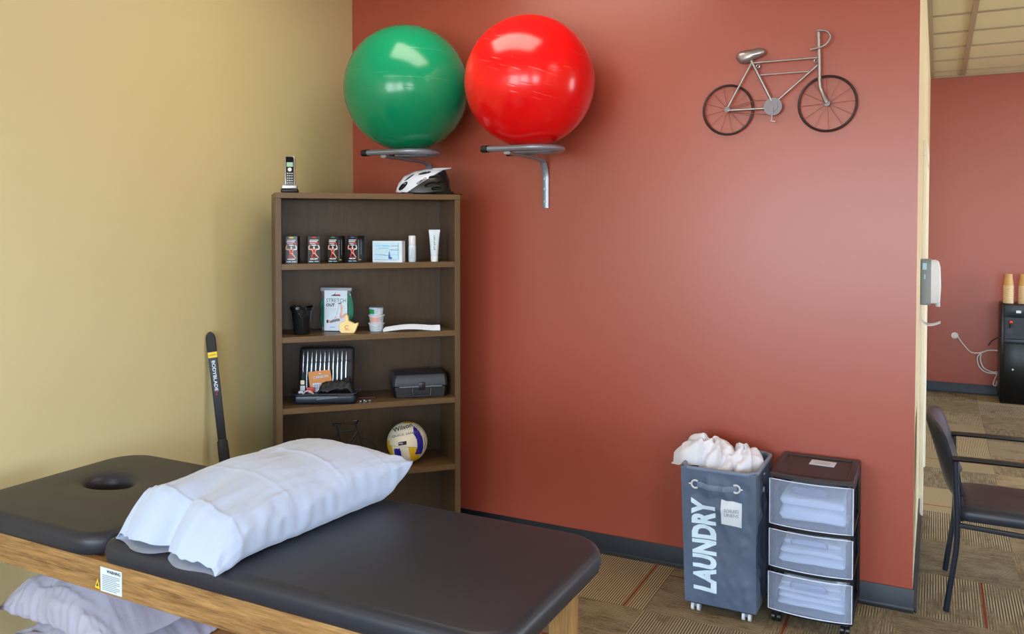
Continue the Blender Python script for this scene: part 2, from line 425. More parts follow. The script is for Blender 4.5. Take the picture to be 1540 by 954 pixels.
# wall behind the camera with two wide windows
WINS = [(-2.75, -.85), (-.55, 1.35), (2.4, 4.4)]; WZ0, WZ1 = .75, 2.55
bm = nb()
xs = [XL] + [v for w in WINS for v in w] + [XR]
for i in range(0, len(xs), 2): box(bm, xs[i], xs[i+1], YS-TW, YS, 0, H)
for a, b in WINS: box(bm, a, b, YS-TW, YS, 0, WZ0); box(bm, a, b, YS-TW, YS, WZ1, H)
struct('wall_front', bm, 'cream')
for i, (a, b) in enumerate(WINS):
    bm = nb(); fr = .05
    for (p, q, r, s) in ((a, b, WZ0, WZ0+fr), (a, b, WZ1-fr, WZ1), (a, a+fr, WZ0, WZ1), (b-fr, b, WZ0, WZ1), ((a+b)/2-.025, (a+b)/2+.025, WZ0, WZ1), (a, b, 1.85, 1.89)):
        box(bm, p, q, YS-.1, YS-.04, r, s)
    struct('window_%d' % (i+1), bm, 'white')
# baseboards with a coved toe
def baseboard(name, p0, p1, nrm, mat, ends=True):
    prof = [(0, .10), (.004, .1016), (.006, .098), (.006, .02), (.010, .008), (.018, .001), (.018, 0), (0, 0)]
    p0, p1, nrm = Vector(p0), Vector(p1), Vector(nrm)
    bm = nb(); loft(bm, [[p + nrm*a + Vector((0, 0, z)) for a, z in prof] for p in (p0, p1)])
    return struct(name, bm, mat, smooth=True)
baseboard('baseboard_back', (XL, 0, 0), (XW+.006, 0, 0), (0, -1, 0), 'base')
baseboard('baseboard_left', (XL, YS, 0), (XL, 0, 0), (1, 0, 0), 'base')
baseboard('baseboard_far', (XW, YF, 0), (XR, YF, 0), (0, -1, 0), 'base_blue')
baseboard('baseboard_side', (XW, 0.0, 0), (XW, 1.36, 0), (1, 0, 0), 'base')
# door in the cream side wall, seen edge-on: casing and slab
bm = nb()
box(bm, XW, XW+.022, 1.36, 1.45, 0, 2.1); box(bm, XW, XW+.022, 2.45, 2.54, 0, 2.1); box(bm, XW, XW+.022, 1.36, 2.54, 2.1, 2.19)
box(bm, XW, XW+.008, 1.45, 2.45, 0, 2.1)
struct('door_1', bm, 'casing', bevel=.003)
# ceiling grid
bm = nb()
y = YF-.31
while y > YS: box(bm, XL, XR, y-.006, y+.006, H-.012, H-.001); y -= .61
for k in range(-2, 6): box(bm, .215+1.22*k-.018, .215+1.22*k+.018, YS, YF-.001, H-.014, H-.0005)
struct('trim_1', bm, 'tgrid')
bm = nb(); box(bm, XW, XR, YF-.03, YF, H-.02, H-.0005); box(bm, XW, XW+.03, TW, YF-.03, H-.025, H-.0005); struct('trim_2', bm, 'tgrid')
# recessed ceiling lights
k = 0
for (x, y) in ((-1.85, -1.0), (-1.85, -4.4), (1.2, -1.6), (1.2, -4.6), (1.4, 2.6), (4.0, 1.4), (4.0, -2.8)):
    bm = nb(); box(bm, x-.57, x+.57, y-.27, y+.27, H-.02, H-.016, 0)
    t = thing('ceiling_light', ['recessed ceiling light nearest the exercise balls', 'recessed ceiling light above the window wall, yellow side', 'recessed ceiling light over the wall corner', 'recessed ceiling light between the windows', 'recessed ceiling light of the room beyond, left', 'recessed ceiling light of the room beyond, right', 'recessed ceiling light by the right wall'][k], 'ceiling light', (0, 0, 0), 0, 'recessed ceiling lights')
    obj('diffuser', bm, 'troffer', t, False)
    bm = nb()
    for a, b, c, d in ((x-.61, x+.61, y-.31, y-.27), (x-.61, x+.61, y+.27, y+.31), (x-.61, x-.57, y-.27, y+.27), (x+.57, x+.61, y-.27, y+.27)): box(bm, a, b, c, d, H-.025, H-.0005)
    obj('frame', bm, 'white', t, False); k += 1

# ================================================================== BOOKCASE in the corner
BO = Vector((-2.812, -.99, 0)); BTH = math.radians(46.2)
BX = Vector((math.cos(BTH), math.sin(BTH), 0)); BY = Vector((-math.sin(BTH), math.cos(BTH), 0))
def B(x, y, z): return BO + BX*x + BY*y + Vector((0, 0, z))
BW, BD, BH = .9144, .325, 1.854
case = thing('bookcase', 'tall walnut brown bookcase standing diagonally in the corner', 'bookcase', BO, BTH)
for x0 in (0, BW-.0285):
    bm = nb(); box(bm, x0, x0+.0285, 0, BD, 0, BH-.027); obj('side_panel', bm, 'walnut', case, bevel=.0012)
bm = nb(); box(bm, 0, BW, -.002, BD, BH-.027, BH); obj('top_panel', bm, 'walnut_x', case, bevel=.0015)
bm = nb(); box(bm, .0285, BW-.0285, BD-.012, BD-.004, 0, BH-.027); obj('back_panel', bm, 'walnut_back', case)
SH = [1.51, 1.157, .811, .464, .10]
for z in SH:
    bm = nb(); box(bm, .0285, BW-.0285, .002, BD-.012, z-.028, z); obj('shelf', bm, 'walnut_x', case, bevel=.0012)
bm = nb(); box(bm, .0285, BW-.0285, .03, .045, 0, .072); obj('toe_kick', bm, 'walnut_x', case)

# ---- cordless phone on top
t = thing('cordless_phone', 'black and silver cordless phone upright in its cradle on the bookcase', 'phone', B(.078, .12, BH), .68)
bm = nb(); box(bm, -.042, .042, -.045, .05, 0, .024, 0, bev=.010, seg=3); box(bm, -.036, .036, -.030, .030, .020, .044, 1, bev=.006)
obj('cradle', bm, ['black', 'silver'], t)
X = Matrix.Translation((0, .002, .035)) @ Matrix.Rotation(-.12, 4, 'X')
bm = nb(); box(bm, -.026, .026, -.010, .014, 0, .152, 0, X=X, bev=.008, seg=3); hs = obj('handset', bm, 'silver', t)
bm = nb(); box(bm, -.019, .019, -.0125, -.0095, .006, .146, 0, X=X, bev=.001); obj('face_panel', bm, 'black_gloss', hs)
bm = nb(); box(bm, -.015, .015, -.0135, -.012, .096, .118, 0, X=X); obj('screen', bm, 'lcd', hs)
bm = nb()
for v in tube(bm, [X @ Vector((0, -.0125, .082)), X @ Vector((0, -.0150, .082))], .0095, 20): pass
obj('navigation_button', bm, 'white', hs)
bm = nb()
for r in range(5):
    for c in range(3): box(bm, -.014+c*.0105, -.0065+c*.0105, -.0142, -.0122, .012+r*.012, .018+r*.012, 0, X=X, bev=.001, seg=1)
obj('keypad', bm, 'lightgrey', hs)
bm = nb(); tube(bm, catmull([(.03, .03, .006), (.05, .035, .003), (.065, .03, .003), (.075, .05, .003)]), .0022, 8); obj('cable', bm, 'black_soft', t)

# ---- bicycle helmet
def make_helmet():
    t = thing('bicycle_helmet', 'white and black vented bicycle helmet on top of the bookcase', 'helmet', B(.755, .14, BH), BTH-.35)
    L, Wd = .275, .098
    top = [(0, .03), (.012, .062), (.042, .098), (.10, .127), (.16, .139), (.215, .137), (.255, .122), (.272, .08), (.278, .03)]
    def prof(u):
        for (a, b), (c, d) in zip(top, top[1:]):
            if u <= c: k = (u-a)/(c-a); k = k*k*(3-2*k)*.35+k*.65; return b+(d-b)*k
        return top[-1][1]
    def wid(u): return Wd*max(.04, math.sin(PI*min(1, max(0, (u+.012)/(L+.024))))**.45)
    vents = [(.040, .044, .033, .0125, .72), (.072, .090, .034, .0045, .62), (.150, .112, .036, .0065, .20), (.20, .092, .028, .007, .1), (.185, .052, .030, .010, .3), (.235, .060, .022, .010, .35), (.215, .032, .026, .007, .1)]
    def vent(x, z):
        best = 0
        for cx, cz, a, b, r in vents:
            dx, dz = x-cx, z-cz; u = dx*math.cos(r)+dz*math.sin(r); v = -dx*math.sin(r)+dz*math.cos(r)
            q = (u/a)**2+(v/b)**2
            if q < 1: best = max(best, min(1, (1-q)*3))
        return best
    nu, nv = 190, 170
    def pt(i, j, inset=0):
        x = .278*i/nu; th = PI*j/nv; hh = prof(x)-.008; w = wid(x)
        zz = .010 + hh*math.sin(th)**.8; yy = -w*math.cos(th)
        lift = .004*math.cos(2*PI*x/.278)
        return Vector((x, yy*(1-inset), zz*(1-inset*.6)+lift))
    bm = nb(); V = []
    for i in range(nu+1):
        row = []
        for j in range(nv+1):
            p = pt(i, j); d = vent(p.x, p.z); 
            ctr = Vector((p.x, 0, .03)); p = p + (ctr-p).normalized()*(.014*d)
            row.append(bm.verts.new(p - Vector((L/2, 0, 0))))
        V.append(row)
    for i in range(nu):
        for j in range(nv):
            f = bm.faces.new((V[i][j], V[i+1][j], V[i+1][j+1], V[i][j+1]))
            c = f.calc_center_median(); x = c.x+L/2
            base_x = pt(i, j); diag = .012+(base_x.x-.072)*.66
            if vent(base_x.x, base_x.z) > .25: f.material_index = 1
            elif base_x.z > diag+.004 or base_x.x < .06: f.material_index = 0
            elif base_x.z > diag: f.material_index = 1
            else: f.material_index = 2
    sh = obj('shell', bm, ['helmet_white', 'black_soft', 'black'], t, norm=False)
    so = sh.modifiers.new('thickness', 'SOLIDIFY'); so.thickness = .012; so.offset = -1; so.use_rim = True
    # pointed tail fin of the white shell
    bm = nb(); loft(bm, [[Vector((x-L/2, s*w, z)) for s, z in ((-1, z0), (-.6, z1), (.6, z1), (1, z0))] for x, w, z0, z1 in ((.19, .052, .125, .139), (.235, .040, .128, .141), (.285, .012, .139, .142))])
    obj('tail_fin', bm, 'helmet_white', t)
    bm = nb(); tube(bm, catmull([(x-L/2, y, .012) for x, y in ((.20, -.06), (.27, -.045), (.292, 0), (.27, .045), (.20, .06))], 5), .006, 8)
    obj('retention_cradle', bm, 'black_soft', t)
    for s in (-1, 1):
        bm = nb(); tube(bm, catmull([(.06, s*.05, .018), (.08, s*.07, .004), (.12, s*.08, .004), (.16, s*.06, .004), (.2, s*.03, .004)], 5), .004, 6, flat=.4); obj('strap', bm, 'black_soft', t)
    def mp(x, z):
        a = .585; u = .088+.052+x*math.cos(a)-z*math.sin(a); w = .048+x*math.sin(a)+z*math.cos(a)+.022
        hh = prof(u)-.008; s = min(1, max(0, (w-.010)/hh))**(1/.8); y = -wid(u)*math.sqrt(max(0, 1-s*s))
        return Vector((u-L/2, y-.0045, w))
    lettering('logo', 'GIRO', .0125, 'ink', t, (0, 0, 0), bold=.03, sx=1.5, mapf=mp, sub=.004)
make_helmet()

# ---- four boxes of tape
def flex_figure():
    P = []
    P.append((rect(-.021, .021, .112, .116), 1)); P.append((rect(-.022, .016, .104, .109), 1))
    P.append(([(-.019, .094), (.010, .097), (.022, .092), (.022, .101), (-.019, .102)], 2))
    P.append((rect(-.019, .008, .0955, .0985), 1, 1))
    P.append((ell(0, .089, .014, .003), 1))
    P.append((ell(0, .076, .0042, .0085), 1))                                  # head
    P.append(([(-.015, .073), (-.004, .070), (.004, .070), (.015, .073), (.008, .058), (.006, .047), (-.006, .047), (-.008, .058)], 3))
    P.append(([(-.006, .068), (.006, .068), (.004, .052), (-.004, .052)], 2, 1))
    for s in (-1, 1):
        P.append((stroke([(s*.012, .069), (s*.024, .070), (s*.0245, .080), (s*.019, .090)], [.008, .007, .006, .004]), 3 if s < 0 else 1))
    P.append((stroke([(-.004, .049), (-.010, .036), (-.013, .030)], [.007, .006, .004]), 2))
    P.append((stroke([(.004, .049), (.014, .036), (.022, .026)], [.007, .005, .003]), 3))
    P.append((rect(-.013, .010, .027, .030), 2)); P.append(([(-.019, .019), (-.002, .018), (-.002, .024), (-.019, .0245)], 1)); P.append(([(.001, .018), (.018, .020), (.017, .025), (.001, .024)], 1))
    P.append((rect(-.024, -.004, .007, .011), 4)); P.append((rect(.002, .022, .008, .011), 4))
    return P
def make_tape(label, lx, ly, rz, tabcol, sheen=False):
    t = thing('tape_box', label, 'box', B(lx, ly, SH[0]), BTH+rz, 'tape boxes on the upper shelf')
    bm = nb(); box(bm, -.030, .030, 0, .062, 0, .134, 0, bev=.0008, seg=1)
    obj('carton', bm, 'black', t)
    decal('printed_figure', flex_figure(), ['black', 'paper', 'red_ink', 'skin_ink', 'sky_ink'], t, 0)
    decal('colour_tab', [(ell(0, .127, .012, .003), 0)], [tabcol], t, 0)
    # side print
    P = [(rect(.004, .012, .02, .115), 0), (rect(.028, .034, .04, .115), 0), (rect(.006, .03, .014, .018), 1)]
    bm = nb()
    bm.free(); sgn = -1 if lx < .25 else 1
    for pl, mi in P:
        bm = nb(); a = [bm.verts.new((sgn*.0304, y, z)) for y, z in pl]; bm.faces.new(a)
        obj('side_print', bm, ['midgrey', 'yellow_ink'][mi], t, False)
make_tape('black tape box with a yellow tab, nearest the left side of the shelf', .078, .055, -.62+.35, 'yellow_ink')
make_tape('black tape box with a red tab, second from the left', .186, .055, -.02, 'red_ink')
make_tape('black tape box with a green tab, third from the left', .276, .045, -.75+.06, 'green_ink')
make_tape('black tape box with a blue tab, beside the picture box', .372, .045, -.75+.03, 'blue_ink')
# picture box
t = thing('picture_box', 'small white carton with a pale blue seascape picture on its front', 'box', B(.545, .04, SH[0]), BTH-.52)
bm = nb(); box(bm, -.078, .078, 0, .05, 0, .108, 0, bev=.0008, seg=1); obj('carton', bm, 'cool_white', t)
P = [(rect(-.070, .062, .010, .100), 0)]
rnd = random.Random(3)
for i in range(26):
    z = .014+rnd.random()*.078; x = -.066+rnd.random()*.09; P.append((rect(x, min(.06, x+.02+rnd.random()*.04), z, z+.0015+rnd.random()*.003), 1+(i % 3), 1))
P.append(([(.006, .024), (.016, .024), (.013, .056), (.010, .056)], 4, 2)); P.append((ell(.016, .022, .010, .006), 4, 2)); P.append((rect(-.066, .05, .012, .014), 5, 1)); P.append((rect(.056, .060, .012, .098), 1, 1))
decal('seascape_print', P, ['sky_ink', 'sea_ink', 'cool_white', 'lightgrey', 'blue_ink', 'midgrey'], t, 0)
# stick bottle
t = thing('roll_on_bottle', 'slim white roll-on bottle standing between picture box and tube', 'bottle', B(.675, .05, SH[0]), BTH)
bm = nb(); lathe(bm, [(.001, 0), (.017, 0), (.019, .003), (.0195, .07)], 28); lathe(bm, [(.0195, .07), (.0195, .08), (.018, .083)], 28); b = obj('body', bm, 'cool_white', t)
bm = nb(); lathe(bm, [(.0175, .083), (.0185, .085), (.0185, .128), (.0165, .1335), (.001, .135)], 28); obj('cap', bm, 'white', t)
bm = nb()
for i in range(8): box(bm, -.0105+.0006*i, -.004, -.0202, -.018, .018+i*.007, .021+i*.007)
obj('label_print', bm, 'sea_ink', t)
# squeeze tube
t = thing('cream_tube', 'white squeeze tube standing on its cap near the right side panel', 'tube', B(.79, .045, SH[0]), BTH-.2)
bm = nb(); rings = []
for i in range(17):
    k = i/16; z = .028+k*.130; rx = .0185+k*.0095; ry = .0175*(1-k**1.5)+.0008
    rings.append([Vector((rx*math.cos(a), ry*math.sin(a), z)) for a in [2*PI*j/28 for j in range(28)]])
loft(bm, rings); box(bm, -.0285, .0285, -.0011, .0011, .150, .164); obj('body', bm, 'cool_white', t)
bm = nb(); lathe(bm, [(.017, 0), (.0188, .002), (.0188, .026), (.017, .029)], 28); obj('cap', bm, 'white', t)
bm = text_bm('RELIEF', .0085, 0, 1.1)
bm.free()
bm = nb()
for i in range(9): box(bm, -.004, .004-.002*(i % 3), -.0172+.0145*((.035+i*.009)/.13)**1.5-.0016, -.0165+.0145*((.035+i*.009)/.13)**1.5, .06+i*.009, .065+i*.009)
obj('label_print', bm, 'green_ink', t)

# ---- second shelf: black bin, strap pack, yellow shape, tubs, folded paper
Z2 = SH[1]
t = thing('pencil_bin', 'small black tapered bin holding a black bag liner', 'bin', B(.130, .10, Z2), BTH)
bm = nb(); lathe(bm, [(.001, .001), (.037, .001), (.039, .004), (.051, .128), (.053, .134), (.0515, .1345), (.049, .128), (.037, .006), (.001, .005)], 36, caps=False); obj('body', bm, 'black', t)
bm = nb(); rings = []
for z, r in ((.124, .0535), (.130, .0542), (.1365, .0542), (.1375, .0510), (.10, .047)):
    rings.append([Vector(((r+.0022*math.sin(7*a+z*90)+.0012*math.sin(13*a))*math.cos(a), (r+.0022*math.sin(7*a+z*90))*math.sin(a), z+.003*math.sin(3*a+1))) for a in [2*PI*j/60 for j in range(60)]])
loft(bm, rings, caps=False)
ln = obj('liner', bm, 'black_gloss', t)
bm = nb()
for a, b in (((-.030, .122), (-.002, .085)), ((.030, .122), (-.002, .085)), ((-.002, .085), (.002, .02)), ((.002, .118), (-.012, .095))):
    pts = []
    for k in range(7):
        x = a[0]+(b[0]-a[0])*k/6; z = a[1]+(b[1]-a[1])*k/6; r = .0385+(z-.004)*.0985
        pts.append((x, -math.sqrt(r*r-x*x), z))
    tube(bm, pts, .0009, 6)
obj('crease_seam', bm, 'charcoal', t)

t = thing('strap_pack', 'clear bag with a blue-white booklet and a green stretching strap', 'packet', B(.305, .165, Z2), BTH-.45)
bm = nb(); box(bm, -.078, .078, .002, .012, 0, .225, 0, bev=.003)
obj('bag', bm, 'film', t)
bm = nb(); box(bm, -.082, .082, -.001, .014, .203, .222, 0, bev=.003); obj('bag_closure', bm, 'midgrey', t)
bm = nb(); box(bm, -.060, .060, -.010, -.004, .003, .208, 0); bk = obj('booklet', bm, 'cool_white', t)
bk.rotation_euler = (-.03, 0, 0)
lettering('title_line', 'STRETCH', .019, 'teal', bk, (.002, -.0104, .157), sx=.93, bold=.0)
lettering('title_line', 'OUT', .016, 'ink', bk, (-.027, -.0104, .134), sx=1.0, bold=.03)
lettering('title_line', 'STRAP', .013, 'lightgrey', bk, (-.022, -.0104, .112), sx=.95)
P = [(rect(-.058, .058, .005, .205), 6)]
P += [(stroke([(-.025, .182), (-.010, .186), (.002, .197)], .002), 0, 1), ([(-.024, .180), (.026, .180), (.022, .186), (-.006, .188)], 0, 1), (ell(.012, .186, .012, .003), 1, 2)]
P += [(stroke([(.026, .142), (.032, .120), (.030, .098), (.024, .072)], [.007, .010, .009, .008]), 2, 1), (stroke([(.012, .142), (.030, .144)], .005), 3, 1), (stroke([(.020, .140), (.008, .098), (.004, .080)], .0022), 4, 1)]
P += [(stroke([(.024, .068), (.042, .080), (.058, .090)], [.010, .014, .012]), 2, 1), (stroke([(.022, .060), (-.010, .054), (-.030, .046)], [.012, .014, .010]), 5, 1), (ell(-.036, .050, .009, .008), 2, 1), (ell(-.043, .050, .005, .009), 0, 2), (stroke([(-.006, .058), (.0, .076), (.010, .062)], [.005, .005, .005]), 2, 2)]
P += [(rect(-.030, -.004, .018, .023), 4, 1), (rect(-.042, .0, .092, .094), 6, 1), (rect(-.042, -.005, .100, .102), 6, 1)]
decal('cover_print', P, ['ink', 'red_ink', 'skin_ink', 'maroon', 'sea_ink', 'ink_grey', 'sky_ink'], bk, -.0095, th=.0003)
bm = nb()
for k in range(3):
    a = .062-k*.005; tube(bm, catmull([(a, .004-k*.003, .10), (a+.014, .004-k*.003, .07), (a+.018, .004-k*.003, .12), (a+.010, .004-k*.003, .17), (a-.01, .004-k*.003, .19), (-a, .004-k*.003, .16), (-a-.008, .004-k*.003, .10), (-a-.006, .004-k*.003, .03), (0, .004-k*.003, .010), (a+.004, .004-k*.003, .03)], 6, True), .009, 8, closed=True, flat=.25, up=(0, 1, 0))
obj('strap', bm, 'teal', t)

t = thing('foam_thumb_toy', 'small pale yellow thumb-up foam shape with an orange emblem', 'toy', B(.355, .075, Z2), BTH-.35)
bm = nb(); prism(bm, [(-.044, .018), (-.040, .004), (-.034, 0), (.028, 0), (.034, .006), (.048, .040), (.050, .050), (.044, .052), (.034, .046), (.018, .054), (.002, .060), (.000, .082), (-.004, .092), (-.012, .092), (-.016, .082), (-.016, .062), (-.036, .054), (-.046, .046)], -.013, .013)
obj('body', bm, 'cream_rubber', t, bevel=.006)
bm = nb(); r0 = ringpts
pts = [(-.006+.0095*math.cos(a)*1.0, -.0135, .030+.0085*math.sin(a)) for a in [2*PI*j/20*.85+.4 for j in range(20)]]
tube(bm, pts, .0018, 6); tube(bm, [(-.016, -.0133, .016), (.008, -.0133, .016)], .0012, 6); obj('emblem', bm, 'emb', t)

def tub(z, col, label, ph):
    t = thing('putty_tub', label, 'tub', B(.502+ph*.002, .115, z), BTH-.2+ph, 'stacked putty tubs')
    bm = nb(); lathe(bm, [(.001, 0), (.031, 0), (.033, .002), (.0375, .036), (.0375, .038), (.001, .038)], 36); obj('body', bm, 'cool_white', t)
    bm = nb(); lathe(bm, [(.0385, .034), (.041, .035), (.041, .041), (.039, .0425), (.037, .0425), (.0365, .040), (.001, .040)], 36); obj('lid', bm, 'lightgrey' if col != 'green_ink' else 'film', t)
    bm = nb(); rings = []
    for zz, r in ((.006, .0342), (.030, .0374)):
        rings.append([Vector((r*math.cos(a), r*math.sin(a), zz)) for a in [PI*1.05+PI*.45*j/12 for j in range(13)]])
    V = [[bm.verts.new(p) for p in rg] for rg in rings]
    for j in range(12):
        f = bm.faces.new((V[0][j], V[0][j+1], V[1][j+1], V[1][j])); f.material_index = 0
    obj('colour_band', bm, [col], t)
    bm = nb()
    for r in range(3):
        for j in range(3):
            a0 = PI*1.5+.05+j*.16; rr = .0358+r*.0008
            f = bm.faces.new([bm.verts.new((rr*math.cos(a), rr*math.sin(a), zz)) for a, zz in ((a0, .010+r*.008), (a0+.11, .010+r*.008), (a0+.11, .013+r*.008), (a0, .013+r*.008))])
    obj('label_print', bm, 'ink_grey', t)
tub(Z2, 'lightgrey', 'small white putty tub at the bottom of its stack', 0)
tub(Z2+.0415, 'skin_ink', 'small white and pink putty tub in the middle of its stack', .4)
tub(Z2+.083, 'green_ink', 'small green and white putty tub on top of its stack', -.25)

# folded white paper packet
t = thing('folded_paper', 'long folded white paper packet lying on the second shelf edge', 'paper', B(.67, .045, Z2), BTH-.12)
bm = nb(); n = 24; rings = []
for i in range(n+1):
    u = i/n; x = -.145+.29*u; arch = .010*math.sin(PI*min(1, u*1.15))**1.2; tw = .004*math.sin(u*5)
    base = .001+arch; h = .020+.007*u+(-.010 if u < .04 else 0)
    rings.append([Vector((x, y, z)) for y, z in ((-.012, base), (-.004, base+h*.5), (.006+tw, base+h), (.010+tw, base+h), (.006, base+h*.5), (.0, base))])
loft(bm, rings); obj('sheet', bm, 'paper', t, ang=20)

# ---- third shelf
Z3 = SH[2]
def make_open_case():
    t = thing('open_tool_case', 'open black zip case of silver tools with an orange card', 'case', B(.235, .045, Z3), BTH-.28)
    bm = nb(); box(bm, -.155, .150, -.010, .100, 0, .052, 0, bev=.016, seg=3)
    tr = obj('lower_shell', bm, 'darkblue', t)
    bm = nb(); tube(bm, catmull([(-.035, -.011, .025), (-.03, -.016, .029), (.055, -.016, .037), (.060, -.011, .034)], 4), .0022, 6); obj('pull', bm, 'midgrey', tr)
    bm = nb(); tube(bm, catmull([(-.150, -.008, .050), (-.05, -.014, .053), (.05, -.014, .053), (.145, -.008, .054), (.148, .05, .056), (.146, .095, .056), (-.150, .095, .054)], 5, True), .003, 6, closed=True); obj('zip', bm, 'charcoal', tr)
    X = Matrix.Translation((0, .092, .045)) @ Matrix.Rotation(-.16, 4, 'X')
    bm = nb(); box(bm, -.150, .125, 0, .030, 0, .225, 0, X=X, bev=.016, seg=3); lid = obj('lid', bm, 'black_soft', t)
    for i in range(11):
        x = -.128+i*.0215
        bm = nb()
        tube(bm, [X @ Vector((x, -.006, .02)), X @ Vector((x, -.007, .12)), X @ Vector((x+.001, -.007, .195)), X @ Vector((x+.002, -.005, .208+.004*(i % 2)))], [.0072, .0072, .0066, .003], 8, flat=.5)
        obj('silver_tool', bm, 'foil', t)
    bm = nb(); tube(bm, [X @ Vector((-.135, -.011, .146)), X @ Vector((0, -.012, .148)), X @ Vector((.112, -.011, .155))], .0045, 8, flat=.4, up=(0, 1, 0)); obj('elastic_band', bm, 'black_soft', lid)
    X2 = Matrix.Translation((-.028, .060, .066)) @ Matrix.Rotation(-.16, 4, 'X') @ Matrix.Rotation(-.07, 4, 'Y')
    bm = nb(); prism(bm, [(-.056, .0), (.058, -.002), (.046, .092), (-.064, .088)], 0, .003)
    cd = obj('orange_card', bm, 'orange', t); cd.matrix_local = X2
    lettering('brand_text', 'CANSON', .014, 'paper', cd, (-.002, -.0006, .060), rot=(0, -.06, 0), bold=.03, sx=.95)
    decal('card_print', [(stroke([(-.006, .024), (.034, .030)], .0025), 0)], ['cool_white'], cd, -.0001); decal('card_emblem', [(stroke([(-.01, .078), (.0, .073)], .003), 0)], ['cool_white'], cd, -.0001)
    bm = nb(); box(bm, -.043, -.005, -.004, -.001, -.016, .030, 0, X=X2); tg = obj('barcode_label', bm, 'paper', t)
    bm = nb()
    for i in range(6): box(bm, -.040+i*.006, -.0385+i*.006+.001*(i % 2), -.0046, -.0038, .0, .024, 0, X=X2)
    obj('barcode', bm, 'ink', tg)
    # slumped dark mesh pouch in the shell
    bm = nb(); nx, ny = 46, 22; V = []
    for i in range(nx+1):
        row = []
        for j in range(ny+1):
            u = i/nx; v = j/ny; x = -.050+.185*u; y = -.004+.075*v
            h = .045+(.052+.035*u)*math.sin(PI*min(1, .12+v*.75))*min(1, u*6)*min(1, (1-u)*7+.25)
            h += .012*noise.noise(Vector((u*7, v*5, 1.3)))+.006*noise.noise(Vector((u*17, v*11, 4)))
            row.append(bm.verts.new((x, y, h)))
        V.append(row)
    for i in range(nx):
        for j in range(ny): bm.faces.new((V[i][j], V[i+1][j], V[i+1][j+1], V[i][j+1]))
    p = obj('mesh_pouch', bm, 'black_soft', t); s = p.modifiers.new('thickness', 'SOLIDIFY'); s.thickness = .002
    bm = nb()
    tube(bm, catmull([(-.110, .0, .052), (-.085, -.008, .070), (-.055, -.004, .052)], 6), .003, 8)
    obj('cord_loop', bm, 'lightgrey', t)
    bm = nb(); box(bm, -.132, -.108, .045, .050, .055, .085, 0, bev=.002); box(bm, -.130, -.110, .044, .050, .090, .112, 1, bev=.004); box(bm, -.135, -.112, .02, .03, .045, .062, 0)
    obj('name_tags', bm, ['lightgrey', 'cup'], t)
    bm = nb(); box(bm, -.098, -.060, .030, .036, .052, .078, 0, bev=.002); box(bm, -.088, -.070, .026, .034, .050, .066, 1, bev=.002); obj('red_packet', bm, ['red_ink', 'kraft'], t)
make_open_case()
# little silver pieces and dark card
rnd = random.Random(5)
for i, (x, y) in enumerate(((.405, .030), (.432, .020), (.452, .034), (.424, .046))):
    bm = nb(); a = rnd.random()*3
    lathe(bm, [(.001, .001), (.006, .001), (.008, .003), (.0085, .008), (.007, .010), (.001, .011)], 14)
    for v in bm.verts: v.co = Vector((v.co.x*(1.5 if i % 2 else .9), v.co.y, v.co.z))
    o = obj('metal_trinket', bm, 'foil', None, loc=B(x, y, Z3), rot=(0, 0, a)); tag(o, 'tiny shiny metal piece on the third shelf beside the open case', 'trinket', 'tiny metal pieces on the third shelf')
bm = nb(); box(bm, -.045, .045, -.025, .025, 0, .006, bev=.001); o = obj('booklet', bm, 'maroon', None, loc=B(.455, .15, Z3), rot=(0, 0, BTH-.1)); tag(o, 'thin dark maroon booklet lying behind the tiny metal pieces', 'booklet')
# closed black case
t = thing('hard_case', 'closed black hard plastic case with a front handle', 'case', B(.718, .062, Z3), BTH-.10)
bm = nb(); loft(bm, [[Vector((x*k, y, z)) for x, y in ((-.140, .0), (-.128, -.012), (.128, -.012), (.140, .0), (.140, .18), (-.140, .18))] for z, k in ((0, .93), (.010, .97), (.052, 1.0), (.056, 1.0))]); obj('lower_shell', bm, 'black', t, bevel=.003)
bm = nb(); loft(bm, [[Vector((x*k, .085+(y-.085)*k2, z)) for x, y in ((-.142, .0), (-.130, -.014), (.130, -.014), (.142, .0), (.142, .18), (-.142, .18))] for z, k, k2 in ((.058, 1.0, 1), (.066, 1.0, 1), (.100, .97, .97), (.116, .93, .90), (.118, .91, .86))]); obj('lid', bm, 'charcoal', t, bevel=.003)
bm = nb(); tube(bm, catmull([(-.042, -.014, .052), (-.042, -.022, .046), (-.040, -.024, .020), (-.030, -.024, .012), (.040, -.024, .012), (.050, -.024, .020), (.052, -.022, .046), (.052, -.014, .052)], 4), .0042, 8); obj('handle', bm, 'charcoal', t)
bm = nb(); box(bm, -.010, .022, -.022, -.012, .040, .080, bev=.003); obj('latch', bm, 'black', t)
bm = nb(); box(bm, -.11, .11, -.0165, -.012, .0555, .0590); obj('seam_strip', bm, 'midgrey', t)

